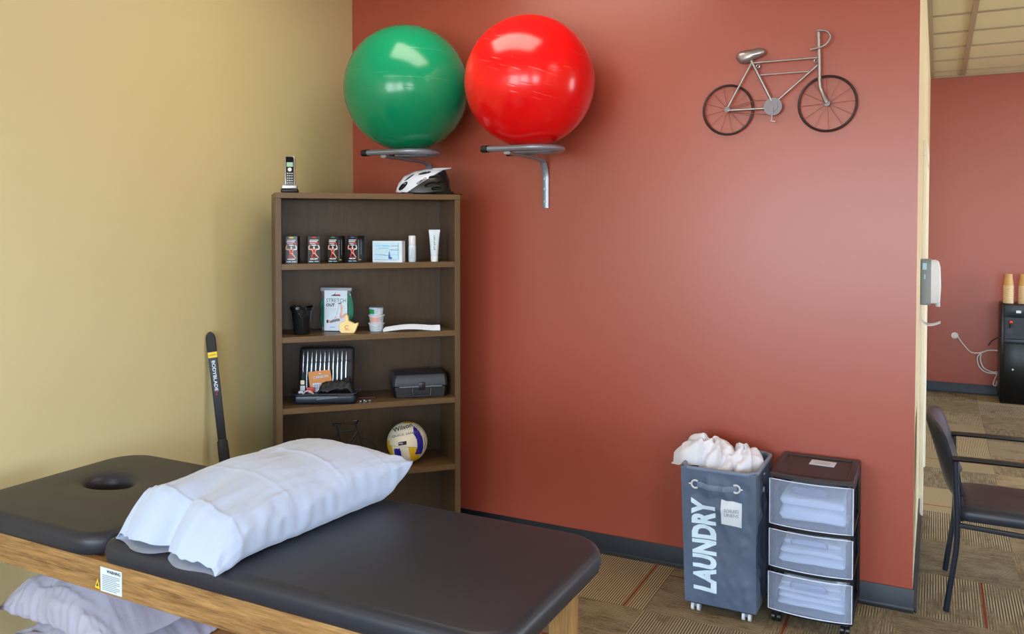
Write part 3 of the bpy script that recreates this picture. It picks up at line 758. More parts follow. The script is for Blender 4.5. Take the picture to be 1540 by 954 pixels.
# ---- fourth shelf: volleyball, little dark bicycle
Z4 = SH[3]
def make_volleyball():
    R_ = .1045
    c = B(.66, .118, Z4+R_)
    d = (CAM-c); rz = math.atan2(d.y, d.x)+PI/2      # local -y looks into the room
    t = thing('volleyball', 'white, blue and yellow volleyball on the fourth shelf', 'ball', (c.x, c.y, Z4), rz)
    tilt = -math.atan2(d.z, math.hypot(d.x, d.y))
    Rm = Matrix.Rotation(tilt, 3, 'X')
    def colour(p):
        p = Rm.inverted() @ p; u, w = p.x/R_, p.z/R_; f = p.y < 0
        if not f: return int(2+2*math.sin(3*math.atan2(u, w)+2*w)) % 3
        # blue band, an arc on the right
        r = math.hypot(u+.35, w+.15)
        if .84 < r < 1.13 and -.60 < w < .95 and u > .30: return 1
        if r >= 1.13 and u > .3: return 0
        if w < -.22-.10*u:
            a = u+.18*(w+.3)
            if w > -.97:
                if a < -.72: return 2
                if -.66 < a < -.34 and w < -.30: return 1
                if -.30 < a < .02: return 0
                if .06 < a < .50: return 2
        if u < -.86+.0*w and w < .1: return 2
        if w > .90 and u > -.2: return 2
        return 0
    bm = nb(); bmesh.ops.create_uvsphere(bm, u_segments=160, v_segments=110, radius=R_)
    for f in bm.faces: f.material_index = colour(f.calc_center_median())
    for v in bm.verts: v.co.z += R_
    b = obj('cover', bm, ['vb_white', 'vb_blue', 'vb_yellow'], t)
    # seams
    def sp(u, w, off=.0006):
        q = max(1e-4, 1-u*u-w*w); p = Rm @ Vector((u, -math.sqrt(q), w))*(R_+off); return p+Vector((0, 0, R_))
    bm = nb()
    for pts in ([(-.95, -.10), (-.5, -.20), (0, -.25), (.48, -.28)], [(.48, -.28), (.62, -.6), (.66, -.70)], [(.53, .35), (.45, .75), (.33, .93)], [(-.6, -.3), (-.5, -.6), (-.36, -.9)], [(-.28, -.27), (-.22, -.6), (-.1, -.93)], [(.06, -.28), (.2, -.6), (.3, -.88)], [(-.9, .25), (-.4, .30), (.1, .38), (.55, .52)]):
        P = [sp(p.x, p.y, .0) for p in catmull([(a, b, 0) for a, b in pts], 8)]
        tube(bm, P, .0006, 5)
    obj('seam', bm, 'midgrey', t)
    def mk(u0, w0, rot): return lambda x, z: sp(u0+(x*math.cos(rot)-z*math.sin(rot))/R_, w0+(x*math.sin(rot)+z*math.cos(rot))/R_)
    lettering('brand_text', 'Wilson', .022, 'ink', t, (0, 0, 0), bold=.02, sx=1.15, mapf=mk(-.23, .70, .28), sub=.005)
    lettering('model_text', 'QUICK SAND', .014, 'ink_grey', t, (0, 0, 0), bold=.012, length=.125, mapf=mk(-.15, .36, .16), sub=.005)
    # small logo block
    bm = nb()
    for (a, b2, c2, d2) in ((-.40, -.02, -.16, .02), (-.40, -.02, -.16, .02)):
        pass
    q = [(-.42, -.17), (-.03, -.12), (-.03, .05), (-.42, .0)]; n = 6; V = [[bm.verts.new(sp(*( (q[0][0]*(1-i/n)+q[1][0]*i/n)*(1-j/n)+(q[3][0]*(1-i/n)+q[2][0]*i/n)*j/n, (q[0][1]*(1-i/n)+q[1][1]*i/n)*(1-j/n)+(q[3][1]*(1-i/n)+q[2][1]*i/n)*j/n), .0008)) for j in range(n+1)] for i in range(n+1)]
    for i in range(n):
        for j in range(n): bm.faces.new((V[i][j], V[i+1][j], V[i+1][j+1], V[i][j+1]))
    obj('logo_block', bm, 'ink', t)
    lettering('logo_mark', 'avp', .010, 'paper', t, (0, 0, 0), bold=.02, mapf=lambda x, z: sp(-.30+x/R_, -.07+z/R_, .0014), sub=.004)
    lettering('side_text', 'WILSON', .016, 'ink', t, (0, 0, 0), bold=.02, sx=.8, mapf=lambda x, z: sp(.885-abs(x)/R_*.22-z/R_*.45*.5, -.12+x/R_*.8, .0008), sub=.005)
make_volleyball()
def mini_bike():
    t = thing('bicycle_figurine', 'small dark metal bicycle figurine on the fourth shelf', 'figurine', B(.355, .20, Z4), BTH-.25)
    for x in (-.092, .092):
        bm = nb(); tube(bm, [(x+.062*math.cos(a), 0, .065+.062*math.sin(a)) for a in [2*PI*i/32 for i in range(32)]], .003, 8, closed=True)
        w = obj('wheel', bm, 'black_soft', t)
        for k in range(8):
            bm = nb(); a = PI*k/8; tube(bm, [(x+.06*math.cos(a), 0, .065+.06*math.sin(a)), (x-.06*math.cos(a), 0, .065-.06*math.sin(a))], .0006, 4); obj('spoke', bm, 'charcoal', w)
    bm = nb()
    for a, b in (((-.092, .065), (-.015, .060)), ((-.092, .065), (-.035, .165)), ((-.015, .060), (-.045, .200)), ((-.035, .165), (.055, .172)), ((-.015, .060), (.058, .160)), ((.092, .065), (.050, .205))):
        tube(bm, [(a[0], 0, a[1]), (b[0], 0, b[1])], .0042, 8)
    obj('frame', bm, 'black', t)
    bm = nb(); box(bm, -.072, -.022, -.009, .009, .198, .208, bev=.004); obj('saddle', bm, 'black_soft', t)
    bm = nb(); tube(bm, catmull([(.035, -.035, .212), (.06, -.03, .213), (.055, 0, .207), (.06, .03, .213), (.035, .035, .212)], 5), .004, 8); obj('handlebar', bm, 'black', t)
    bm = nb(); tube(bm, [(-.015, -.006, .060), (-.015, .006, .060)], .018, 18); obj('chainring', bm, 'charcoal', t)
mini_bike()

# ================================================================== EXERCISE BALLS AND RACKS
def ball(name, label, c, r, mat):
    bm = nb(); bmesh.ops.create_uvsphere(bm, u_segments=128, v_segments=64, radius=r)
    o = obj(name, bm, mat, None, ang=80, loc=c)
    tag(o, label, 'exercise ball', 'exercise balls on wall racks')
    bm = nb(); lathe(bm, [(.001, -.002), (.009, -.002), (.010, .0015), (.007, .003), (.001, .0032)], 18)
    q = obj('valve_plug', bm, 'white', o, loc=(-.2*r, .2*r, -math.sqrt(1-.08)*r), rot=(PI, .28, 0))
    return o
RED = Vector((-1.779, -.338, 2.397)); GRN = Vector((-2.490, -.352, 2.415))
ball('exercise_ball', 'large shiny red exercise ball on the right wall rack', RED, .318, 'ball_red')
ball('exercise_ball', 'large shiny green exercise ball above the bookcase corner', GRN, .327, 'ball_green')
def rack(label, c, zr, xs):
    """wall rack: a flat tube bent to a U open towards the yellow wall, on a bent bar"""
    t = thing('ball_rack', label, 'wall rack', (xs, 0, zr), 0, 'grey ball racks on the red wall')
    dx = c.x-xs; cy = c.y+.005; R_ = .118
    pts = [(dx-.170, cy-R_, 0), (dx-.08, cy-R_, 0), (dx+.02, cy-R_, 0)]
    pts += [(dx+.035+R_*math.sin(a), cy-R_*math.cos(a), 0) for a in [PI*i/16 for i in range(17)]]
    pts += [(dx+.02, cy+R_, 0), (dx-.08, cy+R_, 0), (dx-.155, cy+R_, 0)]
    bm = nb(); tube(bm, pts, .023, 14, flat=.64, up=(0, 0, 1)); obj('ring', bm, 'grey_paint', t)
    for s in (-1, 1):
        bm = nb(); tube(bm, [(dx-(.200 if s < 0 else .185), cy+s*R_, 0), (dx-(.165 if s < 0 else .150), cy+s*R_, 0)], .0250, 14, flat=.70, up=(0, 0, 1)); obj('end_cap', bm, 'black_soft', t)
    bm = nb(); z0 = 1.788-zr
    b = [(0, -.0078, z0), (0, -.0078, z0+.12), (0, -.011, -.10), (0, -.030, -.055), (0, -.075, -.030), (0, cy+R_-.03, -.024), (0, cy-R_, -.022)]
    tube(bm, catmull(b, 6), .019, 10, flat=.42, up=(0, 1, .35)); obj('bracket', bm, 'grey_paint', t)
    for z in (z0+.035, z0+.10, z0+.155):
        bm = nb(); tube(bm, [(0, -.014, z), (0, -.021, z)], .006, 12); obj('bolt', bm, 'silver', t)
rack('grey metal wall rack holding the red exercise ball', RED, 2.068, -1.845)
rack('grey metal wall rack holding the green exercise ball', GRN, 2.076, -2.56)

# ================================================================== BICYCLE WALL DECORATION
def wall_bike():
    O = Vector((-.67, 0, 2.245))
    t = thing('wall_bicycle', 'silver metal bicycle ornament hanging on the red wall', 'wall decoration', O)
    def W(X, Y, y=-.022): p = on_wall(1030+X/5.0214, 30+Y/5.0214, y); return p-O
    def wheel(X, Y, r, n, ph):
        c = W(X, Y); bm = nb(); tube(bm, [c+Vector((r*math.cos(a), 0, r*math.sin(a))) for a in [2*PI*i/72 for i in range(72)]], .0056, 8, closed=True)
        w = obj('wheel', bm, 'tyre', t)
        for k in range(n):
            a = ph+2*PI*k/n; bm = nb(); tube(bm, [c+Vector((.006*math.cos(a), 0, .006*math.sin(a))), c+Vector((r*math.cos(a), 0, r*math.sin(a)))], .0011, 5); obj('spoke', bm, 'copper', w)
        bm = nb(); tube(bm, [c+Vector((0, -.014, 0)), c+Vector((0, .004, 0))], .0135, 16); obj('hub', bm, 'pewter', w)
        return c
    wheel(325, 680, .115, 12, .2); wheel(1076, 632, .1225, 12, .05)
    def rod(bm, P, r, y=-.034): tube(bm, catmull([W(a, b, y) for a, b in P], 5) if len(P) > 2 else [W(a, b, y) for a, b in P], r, 10)
    bm = nb()
    rod(bm, [(520, 325), (1005, 285)], .0045); rod(bm, [(570, 417), (935, 390)], .0038); rod(bm, [(1005, 340), (710, 600)], .0052)
    rod(bm, [(500, 305), (655, 612)], .0072); rod(bm, [(505, 325), (325, 660)], .0055); rod(bm, [(325, 684), (610, 668)], .0055)
    obj('frame', bm, 'brass', t)
    bm = nb(); P = catmull([W(a, b, -.036) for a, b in ((1010, 90), (1016, 300), (1018, 480), (1035, 545), (1072, 625))], 6)
    tube(bm, P, [.0085]*(len(P)-8)+[.0080, .0080, .0085, .009, .010, .0115, .0125, .0125], 12); obj('fork', bm, 'brass', t)
    bm = nb(); rod(bm, [(998, 80), (1050, 80), (1086, 97), (1098, 130), (1078, 172), (1030, 204), (945, 225)], .0048, -.046); obj('handlebar', bm, 'brass', t)
    # saddle : rounded teardrop
    outl = [(390, 280), (400, 252), (430, 238), (500, 224), (570, 214), (600, 220), (612, 240), (598, 262), (560, 280), (520, 302), (490, 318), (450, 330), (415, 326), (395, 303)]
    pts = catmull([W(a, b, -.03) for a, b in outl], 3, True); cc = sum(pts, Vector())/len(pts)
    bm = nb(); rings = []
    for k, dy in ((.9, .012), (1, .004), (1, -.006), (.9, -.014), (.6, -.021), (.2, -.024)): rings.append([cc+(p-cc)*k+Vector((0, dy, 0)) for p in pts])
    loft(bm, rings); obj('saddle', bm, 'brass', t, ang=60)
    c = W(665, 655, -.036)
    bm = nb()
    def disc(r, y0, y1): tube(bm, [c+Vector((0, y0, 0)), c+Vector((0, y1, 0))], r, 40)
    disc(.041, -.004, .004); disc(.022, -.009, -.004); obj('chainring', bm, 'pewter', t)
    bm = nb(); tube(bm, [c+Vector((0, -.013, 0)), W(655, 762, -.050)], .0025, 8); tube(bm, [W(645, 762, -.05), W(682, 768, -.05)], .0025, 6); obj('pedal_arm', bm, 'brass', t)
    bm = nb(); rod(bm, [(350, 660), (520, 612), (618, 606)], .0015, -.028); rod(bm, [(350, 700), (500, 706), (640, 715)], .0015, -.028); obj('chain', bm, 'copper', t)
    for X, Y in ((552, 350), (990, 308)):
        q = W(X, Y, -.028); bm = nb(); tube(bm, [q+Vector((.0075*math.cos(a), 0, .0075*math.sin(a))) for a in [2*PI*i/18 for i in range(18)]], .0035, 8, closed=True); obj('mounting_eyelet', bm, 'brass', t)
        bm = nb(); tube(bm, [q+Vector((0, -.003, 0)), Vector((q.x, -.0005, q.z))], .003, 8); obj('nail', bm, 'tyre', t)
wall_bike()

# ================================================================== TREATMENT TABLE
TZ = .80
def roundrect(x0, x1, y0, y1, rs, n=8):
    """rs: corner radii for (x1,y1),(x0,y1),(x0,y0),(x1,y0)"""
    out = []
    for (cx, cy, sx, sy, a0), r in zip(((x1, y1, -1, -1, 0), (x0, y1, 1, -1, PI/2), (x0, y0, 1, 1, PI), (x1, y0, -1, 1, 3*PI/2)), rs):
        for i in range(n+1):
            a = a0+PI/2*i/n; out.append((cx+sx*r+r*math.cos(a), cy+sy*r+r*math.sin(a)))
    return out
def resample(poly, n, c):
    """points of the outline hit by n rays from c"""
    out = []
    for k in range(n):
        a = 2*PI*k/n; d = (math.cos(a), math.sin(a)); best = None
        for i in range(len(poly)):
            p, q = poly[i], poly[(i+1) % len(poly)]; ex, ey = q[0]-p[0], q[1]-p[1]
            den = d[0]*ey-d[1]*ex
            if abs(den) < 1e-12: continue
            t = ((p[0]-c[0])*ey-(p[1]-c[1])*ex)/den; s = ((p[0]-c[0])*d[1]-(p[1]-c[1])*d[0])/den
            if t > 0 and -1e-9 <= s <= 1+1e-9 and (best is None or t > best): best = t
        out.append((c[0]+d[0]*best, c[1]+d[1]*best))
    return out
tb = thing('treatment_table', 'black padded treatment table with oak frame below the bookcase', 'treatment table', (-1.83, -2.1, 0))
def pad(name, x0, x1, y0, y1, rs, hole=None, z0=.734, z1=TZ):
    ox, oy = -1.83, -2.1
    bm = nb(); th = z1-z0; e = .030
    def inset(k): return roundrect(x0+k-ox, x1-k-ox, y0+k-oy, y1-k-oy, [max(.004, r-k) for r in rs])
    prof = [(.020, z0), (.004, z0+.006), (-.001, z0+th*.35)] + [(e-(e+.0)*math.cos(a)*1.0, z1-e*.95+e*.95*math.sin(a)) for a in [PI/2*i/7 for i in range(8)]]
    if hole is None:
        rings = [[Vector((x, y, z)) for x, y in inset(k)] for k, z in prof]
        loft(bm, rings, caps=True)
    else:
        c = (hole[0]-ox, hole[1]-oy); n = 120
        rings = []
        for k, z in prof: rings.append([Vector((x, y, z)) for x, y in resample(inset(k), n, c)])
        hp = [(c[0]+hole[2]*math.cos(2*PI*k/n)*(1+.18*math.cos(2*PI*k/n)), c[1]+hole[3]*math.sin(2*PI*k/n)) for k in range(n)]
        last = rings[-1]
        for f, z in ((.35, z1+.001), (.7, z1+.001)):
            rings.append([Vector((p.x+(c[0]+(h[0]-c[0])*1.7-p.x)*f, p.y+(c[1]+(h[1]-c[1])*1.7-p.y)*f, z)) for p, h in zip(last, hp)])
        for s, z in ((1.7, z1), (1.45, z1-.003), (1.25, z1-.008), (1.1, z1-.017), (1.0, z1-.032), (1.0, z0+.004), (1.1, z0)):
            rings.append([Vector((c[0]+(h[0]-c[0])*s, c[1]+(h[1]-c[1])*s, z)) for h in hp])
        rings.append([Vector((p.x, p.y, z0)) for p in rings[0]])
        vs = loft(bm, rings, caps=False); bmesh.ops.remove_doubles(bm, verts=bm.verts[:], dist=1e-5)
    return obj(name, bm, 'vinyl', tb, ang=70)
PX0, PXS, PX1, PYN, PYF = -2.845, -2.125, -.815, -2.452, -1.762
pad('head_cushion', PX0, PXS-.003, PYN, PYF, (.10, .13, .10, .10), (-2.585, -2.07, .080, .060))
pad('body_cushion', PXS+.003, PX1, PYN, PYF, (.13, .05, .05, .10))
def tpart(name, x0, x1, y0, y1, z0, z1, mat, bev=.002):
    bm = nb(); box(bm, x0+1.83, x1+1.83, y0+2.1, y1+2.1, z0, z1); return obj(name, bm, mat, tb, bevel=bev)
tpart('front_rail', -2.80, -.945, -2.445, -2.420, .645, .737, 'oak')
tpart('rear_rail', -2.80, -.945, -1.893, -1.868, .645, .733, 'oak')
tpart('end_rail', -2.80, -2.775, -2.42, -1.893, .645, .733, 'oak'); tpart('end_rail', -.970, -.945, -2.42, -1.893, .645, .733, 'oak')
tpart('platform', -2.775, -.97, -2.42, -1.893, .715, .733, 'oak_shelf')
for x0 in (-2.822, -.945):
    for y0 in (-2.417, -1.930): tpart('leg', x0, x0+.063, y0, y0+.062, 0, .733, 'oak_z')
tpart('shelf', -2.759, -.945, -2.40, -1.88, .268, .29, 'oak_shelf')
# warning sticker and triangle on the front rail
st = tpart('warning_sticker', -2.118, -2.028, -2.4462, -2.4448, .652, .722, 'cool_white', 0)
lettering('warning_text', 'WARNING', .009, 'ink', st, (-2.062+1.83, -2.4466+2.1, .713), bold=.03)
bm = nb()
for r in range(9): box(bm, -2.110+1.83, (-2.036 if r % 3 else -2.050)+1.83, -2.4468+2.1, -2.4460+2.1, .658+r*.0052, .660+r*.0052)
obj('fine_print', bm, 'midgrey', st)
bm = nb(); prism(bm, [(-2.142+1.83, .658), (-2.122+1.83, .655), (-2.131+1.83, .684)], -2.4465+2.1, -2.4452+2.1); tr = obj('hazard_triangle', bm, 'yellow_ink', tb)
bm = nb(); prism(bm, [(-2.136+1.83, .663), (-2.128+1.83, .662), (-2.131+1.83, .674)], -2.4470+2.1, -2.4464+2.1); obj('hazard_mark', bm, 'ink', tr)

# ================================================================== PILLOWS
def pillow_mesh(L, Wd, Ht, seed, part=None, seam=None, tip=None, flat=.0, wr=1.0, openend=True, ns=150, nt=180):
    """closed bag, x along its length (0 = open hem end), seam along +-y; part='hem' keeps only the hem band"""
    bm = nb(); V = []
    s0, s1 = (0, 1) if part is None else (0, .125)
    n_s = ns if part is None else 26; off = 0 if part is None else .0022
    for i in range(n_s+1):
        s = s0+(s1-s0)*i/n_s; row = []
        Tn = min(1, (s+.015)/.42); T = ((.68*min(1, (s+.004)/.10)**.5+.32*Tn**1.0) if openend else math.sin(PI/2*min(1, s/.35))**.8)
        T *= max(0, 1-max(0, s-.45)**2/.55**2)**.62
        w = Wd/2*(1-.07*math.sin(PI*s)) 
        for j in range(nt):
            a = 2*PI*j/nt; ca, sa = math.cos(a), math.sin(a)
            t = ca*(1-.0*abs(sa)); 
            e = (seam(s, t) if seam else .05*math.sin(PI*s)**.7)
            xx = L*s
            # ends bow inwards between pointed corners
            xx += -.035*(1-t*t)*max(0, s-.8)/.2*1.0 if s > .8 else 0
            if openend and s < .3:
                k = (1-s/.3)**2
                xx += k*(.030*math.exp(-((t-.05)/.10)**2) + .012*math.cos(2.2*t*PI) )
            top = Ht*T*abs(sa)**.92
            if openend and s < .35: top = top*(1-.35*math.exp(-((t-.05)/.16)**2)*(1-s/.35)) + .012*(1-s/.35)*abs(math.sin(PI*(t+1)))**.7*(sa > 0)
            if sa >= 0: z = e+top
            else: z = e - min(e-.002, (e*1.0+.02)*min(1, T*1.6)*abs(sa)**.45) if e > .003 else e
            y = w*t
            if sa < 0: y *= 1-.10*abs(sa)*(1-abs(t))      # underside tucks in
            p = Vector((xx, y, z))
            q = Vector((s*3.0, t*2.0, seed*3.1))
            r1 = noise.ridged_multi_fractal(Vector((q.x*.9+q.y*.5, q.y*2.2-q.x*.4, seed)), 1, 2.1, 3, 1, 2)-1.1
            r2 = noise.noise(Vector((s*5, t*4+sa, seed+7)))
            edge = abs(t)**3
            amp = wr*(.0035+.010*edge+.006*(1-min(1, s/.3))*openend)
            z += (r1*amp*.8+r2*amp*.9)*(1 if sa > -.1 else .35)*min(1, abs(sa)*4+.15)
            y += wr*.006*edge*noise.noise(Vector((s*22, 3*sa, seed)))+.004*noise.noise(Vector((s*6, sa, seed+2)))
            # pressed fold lines across the case
            if sa > 0:
                for s_c, am in ((.60, .0035), (.83, .0022), (.34, .0018)):
                    ds = (s+.035*(1-t*t)*0+.03*t) - s_c; z += am*math.exp(-(ds/.008)**2)*min(1, abs(sa)*3)
            nrm = Vector((0, ca*.4, sa)); p = Vector((xx, y, max(z, .0015)))+nrm*off
            if p.z < .001: p.z = .001
            row.append(bm.verts.new(p))
        V.append(row)
    for i in range(n_s):
        for j in range(nt): bm.faces.new((V[i][j], V[i+1][j], V[i+1][(j+1) % nt], V[i][(j+1) % nt]))
    if part is None:
        # join the far end seam
        for j in range(nt//2):
            a, b = V[-1][j], V[-1][(j+1) % nt]; c, d = V[-1][(nt-j-1) % nt], V[-1][(nt-j) % nt]
            try:
                vs = []
                for v in (a, b, c, d):
                    if v not in vs: vs.append(v)
                if len(vs) > 2: bm.faces.new(vs)
            except ValueError: pass
    return bm
def pillow(name, label, loc, rz, L, Wd, Ht, seed, mat, hemmat, seam, wr=1, tiltm=None, openend=True):
    t = thing(name, label, 'pillow', loc, rz)
    if tiltm: t.rotation_euler = tiltm
    obj('pillowcase', pillow_mesh(L, Wd, Ht, seed, None, seam, wr=wr, openend=openend), mat, t, ang=80, norm=False)
    if hemmat: obj('hem', pillow_mesh(L, Wd, Ht, seed, 'hem', seam, wr=wr), hemmat, t, ang=80, norm=False)
    return t
def seam_main(s, t):
    e = .004+.040*min(1, s/.12)+.032*min(1, s/.45) + .043*max(0, s-.55)/.45 + .030*max(t, 0)*min(1, s/.10)*(1-s)
    return e
pillow('pillow', 'plump white pillow lying across the black treatment table', (-1.855, -2.462, TZ), math.radians(82.7), .775, ((.455)), .112, 1.7, 'case_linen', 'case_hem', seam_main)
pillow('pillow', 'greyish white covered pillow under the table, upper and nearer the wall', (-2.20, -2.13, .400), math.radians(176), .60, .50, .15, 4.2, 'wrapped', None, lambda s, t: .045*math.sin(PI*min(1, max(0, s)))**.6+.004, wr=1.6, openend=False)
pillow('pillow', 'greyish white covered pillow lying on the table shelf, lowest', (-2.215, -2.13, .291), math.radians(178), .56, .48, .075, 8.9, 'wrapped', None, lambda s, t: .035*math.sin(PI*min(1, max(0, s)))**.6+.004, wr=2.0, openend=False)

# ================================================================== BODY BLADE
def blade():
    a = Vector((-2.955, -1.105, .004)); b = Vector((-3.104, -1.125, 1.185)); d = b-a; L = d.length; d.normalize()
    t = thing('flexible_exercise_bar', 'black flexible exercise bar leaning against the yellow wall', 'exercise bar', a)
    face = Vector((.75, -.66, 0)); face = (face-d*face.dot(d)).normalized(); w = d.cross(face)
    X = Matrix(((w.x, -face.x, d.x, 0), (w.y, -face.y, d.y, 0), (w.z, -face.z, d.z, 0), (0, 0, 0, 1)))   # x across, -y face, z along
    if X.to_3x3().determinant() < 0: X[0][0] *= -1; X[1][0] *= -1; X[2][0] *= -1
    bm = nb(); rings = []
    for k in range(33):
        u = k/32; z = L*u; h = .0195*(1 if .05 < u < .95 else math.sqrt(max(.02, 1-((.05-min(u, 1-u))/.05)**2)))
        h *= 1+.12*abs(u-.5)
        rings.append([X @ Vector((x*h, y, z)) for x, y in ((-1, -.001), (-.85, -.0035), (.85, -.0035), (1, -.001), (1, .001), (.85, .0035), (-.85, .0035), (-1, .001))])
    loft(bm, rings); obj('blade', bm, 'black', t)
    bm = nb(); rings = []
    for z, k in ((.46, .7), (.47, 1), (.60, 1.05), (.66, 1.0), (.675, .7)): rings.append([X @ Vector((.024*k*math.cos(q), .017*k*math.sin(q), z)) for q in [2*PI*i/18 for i in range(18)]])
    loft(bm, rings); obj('grip', bm, 'black_soft', t)
    for z0, z1 in ((L-.095, L-.0), (0, .095)):
        bm = nb(); rings = []
        for k in range(13):
            u = k/12; z = z0+(z1-z0)*u; q = u if z0 > .5 else 1-u; h = .0225*math.sqrt(max(.03, 1-max(0, (q-.6)/.4)**2))
            rings.append([X @ Vector((x*h, y, z)) for x, y in ((-1, -.003), (-.8, -.0065), (.8, -.0065), (1, -.003), (1, .003), (.8, .0065), (-.8, .0065), (-1, .003))])
        loft(bm, rings); obj('end_cap', bm, 'black_soft', t)
    bm = nb(); box(bm, -.0205, .0205, -.0065, -.003, L-.125, L-.098, 0, X=X); yl = obj('yellow_band', bm, 'yellow_ink', t)
    for s, hh, col, zc, bo, sx in (('BODYBLADE', .016, 'cool_white', L-.212, .02, 1.0), ('Pro', .011, 'red_ink', L-.295, .0, 1.0)):
        bm = text_bm(s, hh, bo, sx)
        xs_ = [v.co.x for v in bm.verts]
        for v in bm.verts: v.co = X @ Vector((v.co.z, -.0042, zc-v.co.x*(.145/(max(xs_)-min(xs_)) if s[0] == 'B' else 1)))
        obj('lettering', bm, col, t, False, norm=False)
    X3 = X
    bm = text_bm('CLASSIC', .007, 0, 1.0)
    for v in bm.verts: v.co = X @ Vector((v.co.x, -.0072, L-.111+v.co.z))
    obj('band_text', bm, 'ink', t, False, norm=False)
blade()

# ================================================================== LAUNDRY HAMPER
def hamper():
    HO = Vector((-.822, -.30, 0)); t = thing('laundry_hamper', 'slate blue rolling laundry hamper beside the drawer tower', 'hamper', HO)
    b0 = dict(x0=-.968, x1=-.662, y0=-.437, y1=-.165); b1 = dict(x0=-.990, x1=-.668, y0=-.436, y1=-.045)
    Z0, Z1 = .045, .640
    def P(side, u, v, off=0):
        k = v; x0 = b0['x0']*(1-k)+b1['x0']*k; x1 = b0['x1']*(1-k)+b1['x1']*k; y0 = b0['y0']*(1-k)+b1['y0']*k; y1 = b0['y1']*(1-k)+b1['y1']*k
        z = Z0+(Z1-Z0)*v
        base, n = {'f': (Vector((x0+(x1-x0)*u, y0, z)), Vector((0, -1, 0))), 'r': (Vector((x1, y0+(y1-y0)*u, z)), Vector((1, 0, 0))),
                   'b': (Vector((x1+(x0-x1)*u, y1, z)), Vector((0, 1, 0))), 'l': (Vector((x0, y1+(y0-y1)*u, z)), Vector((-1, 0, 0)))}[side]
        ww = math.sin(PI*u)**.5*min(1, (1-v)*9)*min(1, v*9+.2)
        s = {'f': 0, 'r': 3, 'b': 6, 'l': 9}[side]
        calm = .35 if side == 'f' and u < .8 and .06 < v < .78 else 1
        d = .012*noise.noise(Vector((u*2.2+s, v*3.0, 2)))+calm*.013*noise.noise(Vector((u*6+s, v*7+u*3, 5)))+calm*.007*noise.noise(Vector((u*13+s, v*15, 9)))
        d += calm*.007*(noise.ridged_multi_fractal(Vector((u*3+s, v*5-u*2, 3.3)), 1, 2, 3, 1, 2)-1)
        if side == 'f': d += -.006*math.exp(-((v-.80)/.03)**2)*math.sin(PI*u)+.006*math.exp(-((v-.72-.08*abs(u-.5))/.025)**2)*math.sin(PI*u)
        if side == 'r': d += -.035*math.sin(PI*u)*(1-v)**.5*math.sin(PI*min(1, v*1.3))*.6 - .012*math.exp(-((u-.5)/.06)**2)*math.sin(PI*v)
        p = base+n*(d*ww+off) - HO; return p
    bm = nb(); nu, nv = 36, 80; cols = []
    for sd in 'frbl':
        for i in range(nu): cols.append([P(sd, i/nu, j/nv) for j in range(nv+1)])
    V = [[bm.verts.new(p) for p in c] for c in cols]; n = len(V)
    for i in range(n):
        for j in range(nv): bm.faces.new((V[i][j], V[(i+1) % n][j], V[(i+1) % n][j+1], V[i][j+1]))
    bm.faces.new([V[i][0] for i in range(n)])
    o = obj('fabric_body', bm, 'hamper', t, ang=60); s = o.modifiers.new('thickness', 'SOLIDIFY'); s.thickness = .004; s.offset = -1
    bm = nb(); q = []
    for sd in 'frbl':
        for i in range(1, 10): q.append(P(sd, i/10, 1)+Vector((0, 0, -.004)))
    tube(bm, q, .009, 10, closed=True, flat=1.0); obj('rim_binding', bm, 'hamper_rim', t)
    # letters read upwards along the front, at its left
    def mp(x, z): return P('f', .30-z/.312, .440+x/(Z1-Z0), .0024)
    lettering('lettering', 'LAUNDRY', .106, 'letter', t, (0, 0, 0), bold=.052, length=.402, mapf=mp, sub=.007)
    # handle strap, rings
    bm = nb(); pts = [P('f', .225+.53*k/12, .882-.010*math.sin(PI*k/12), .006) for k in range(13)]; tube(bm, pts, .0125, 8, flat=.16, up=(0, 1, 0)); obj('handle_strap', bm, 'hamper_rim', t)
    for u, sg in ((.205, 1), (.745, -1)):
        c = P('f', u, .885, .012); bm = nb(); tube(bm, [c+Vector((sg*-.0165*math.cos(a), 0, .0165*math.sin(a))) for a in [-2.2+4.4*i/20 for i in range(21)]], .0044, 10)
        tube(bm, [c+Vector((-sg*.020, 0, 0)), c+Vector((-sg*.028, 0, 0))], .003, 8); obj('handle_ring', bm, 'chrome', t)
    c = P('r', .42, .83, .004); bm = nb(); tube(bm, [c+Vector((0, .010*math.cos(a), .010*math.sin(a))) for a in [2*PI*i/18 for i in range(18)]], .003, 8, closed=True); obj('handle_ring', bm, 'chrome', t)
    # paper sign
    bm = nb(); nx, nz = 8, 8; VV = []
    for i in range(nx+1): VV.append([bm.verts.new(P('f', .545+.275*i/nx, .620+.175*j/nz+(-.008*i/nx), .0075)) for j in range(nz+1)])
    for i in range(nx):
        for j in range(nz): bm.faces.new((VV[i][j], VV[i+1][j], VV[i+1][j+1], VV[i][j+1]))
    sg = obj('paper_sign', bm, 'paper', t)
    for s_, dv in (('SOILED', .724), ('LINENS', .690)):
        lettering('sign_text', s_, .0135, 'ink_grey', sg, (0, 0, 0), length=.058, mapf=lambda x, z, dv=dv: P('f', .683+x/.306, dv+z/.595, .0085), sub=.02)
    # stiff base and casters
    bm = nb(); box(bm, -.958+.822, -.672+.822, -.425+.30, -.175+.30, .036, .05); obj('base_board', bm, 'black', t)
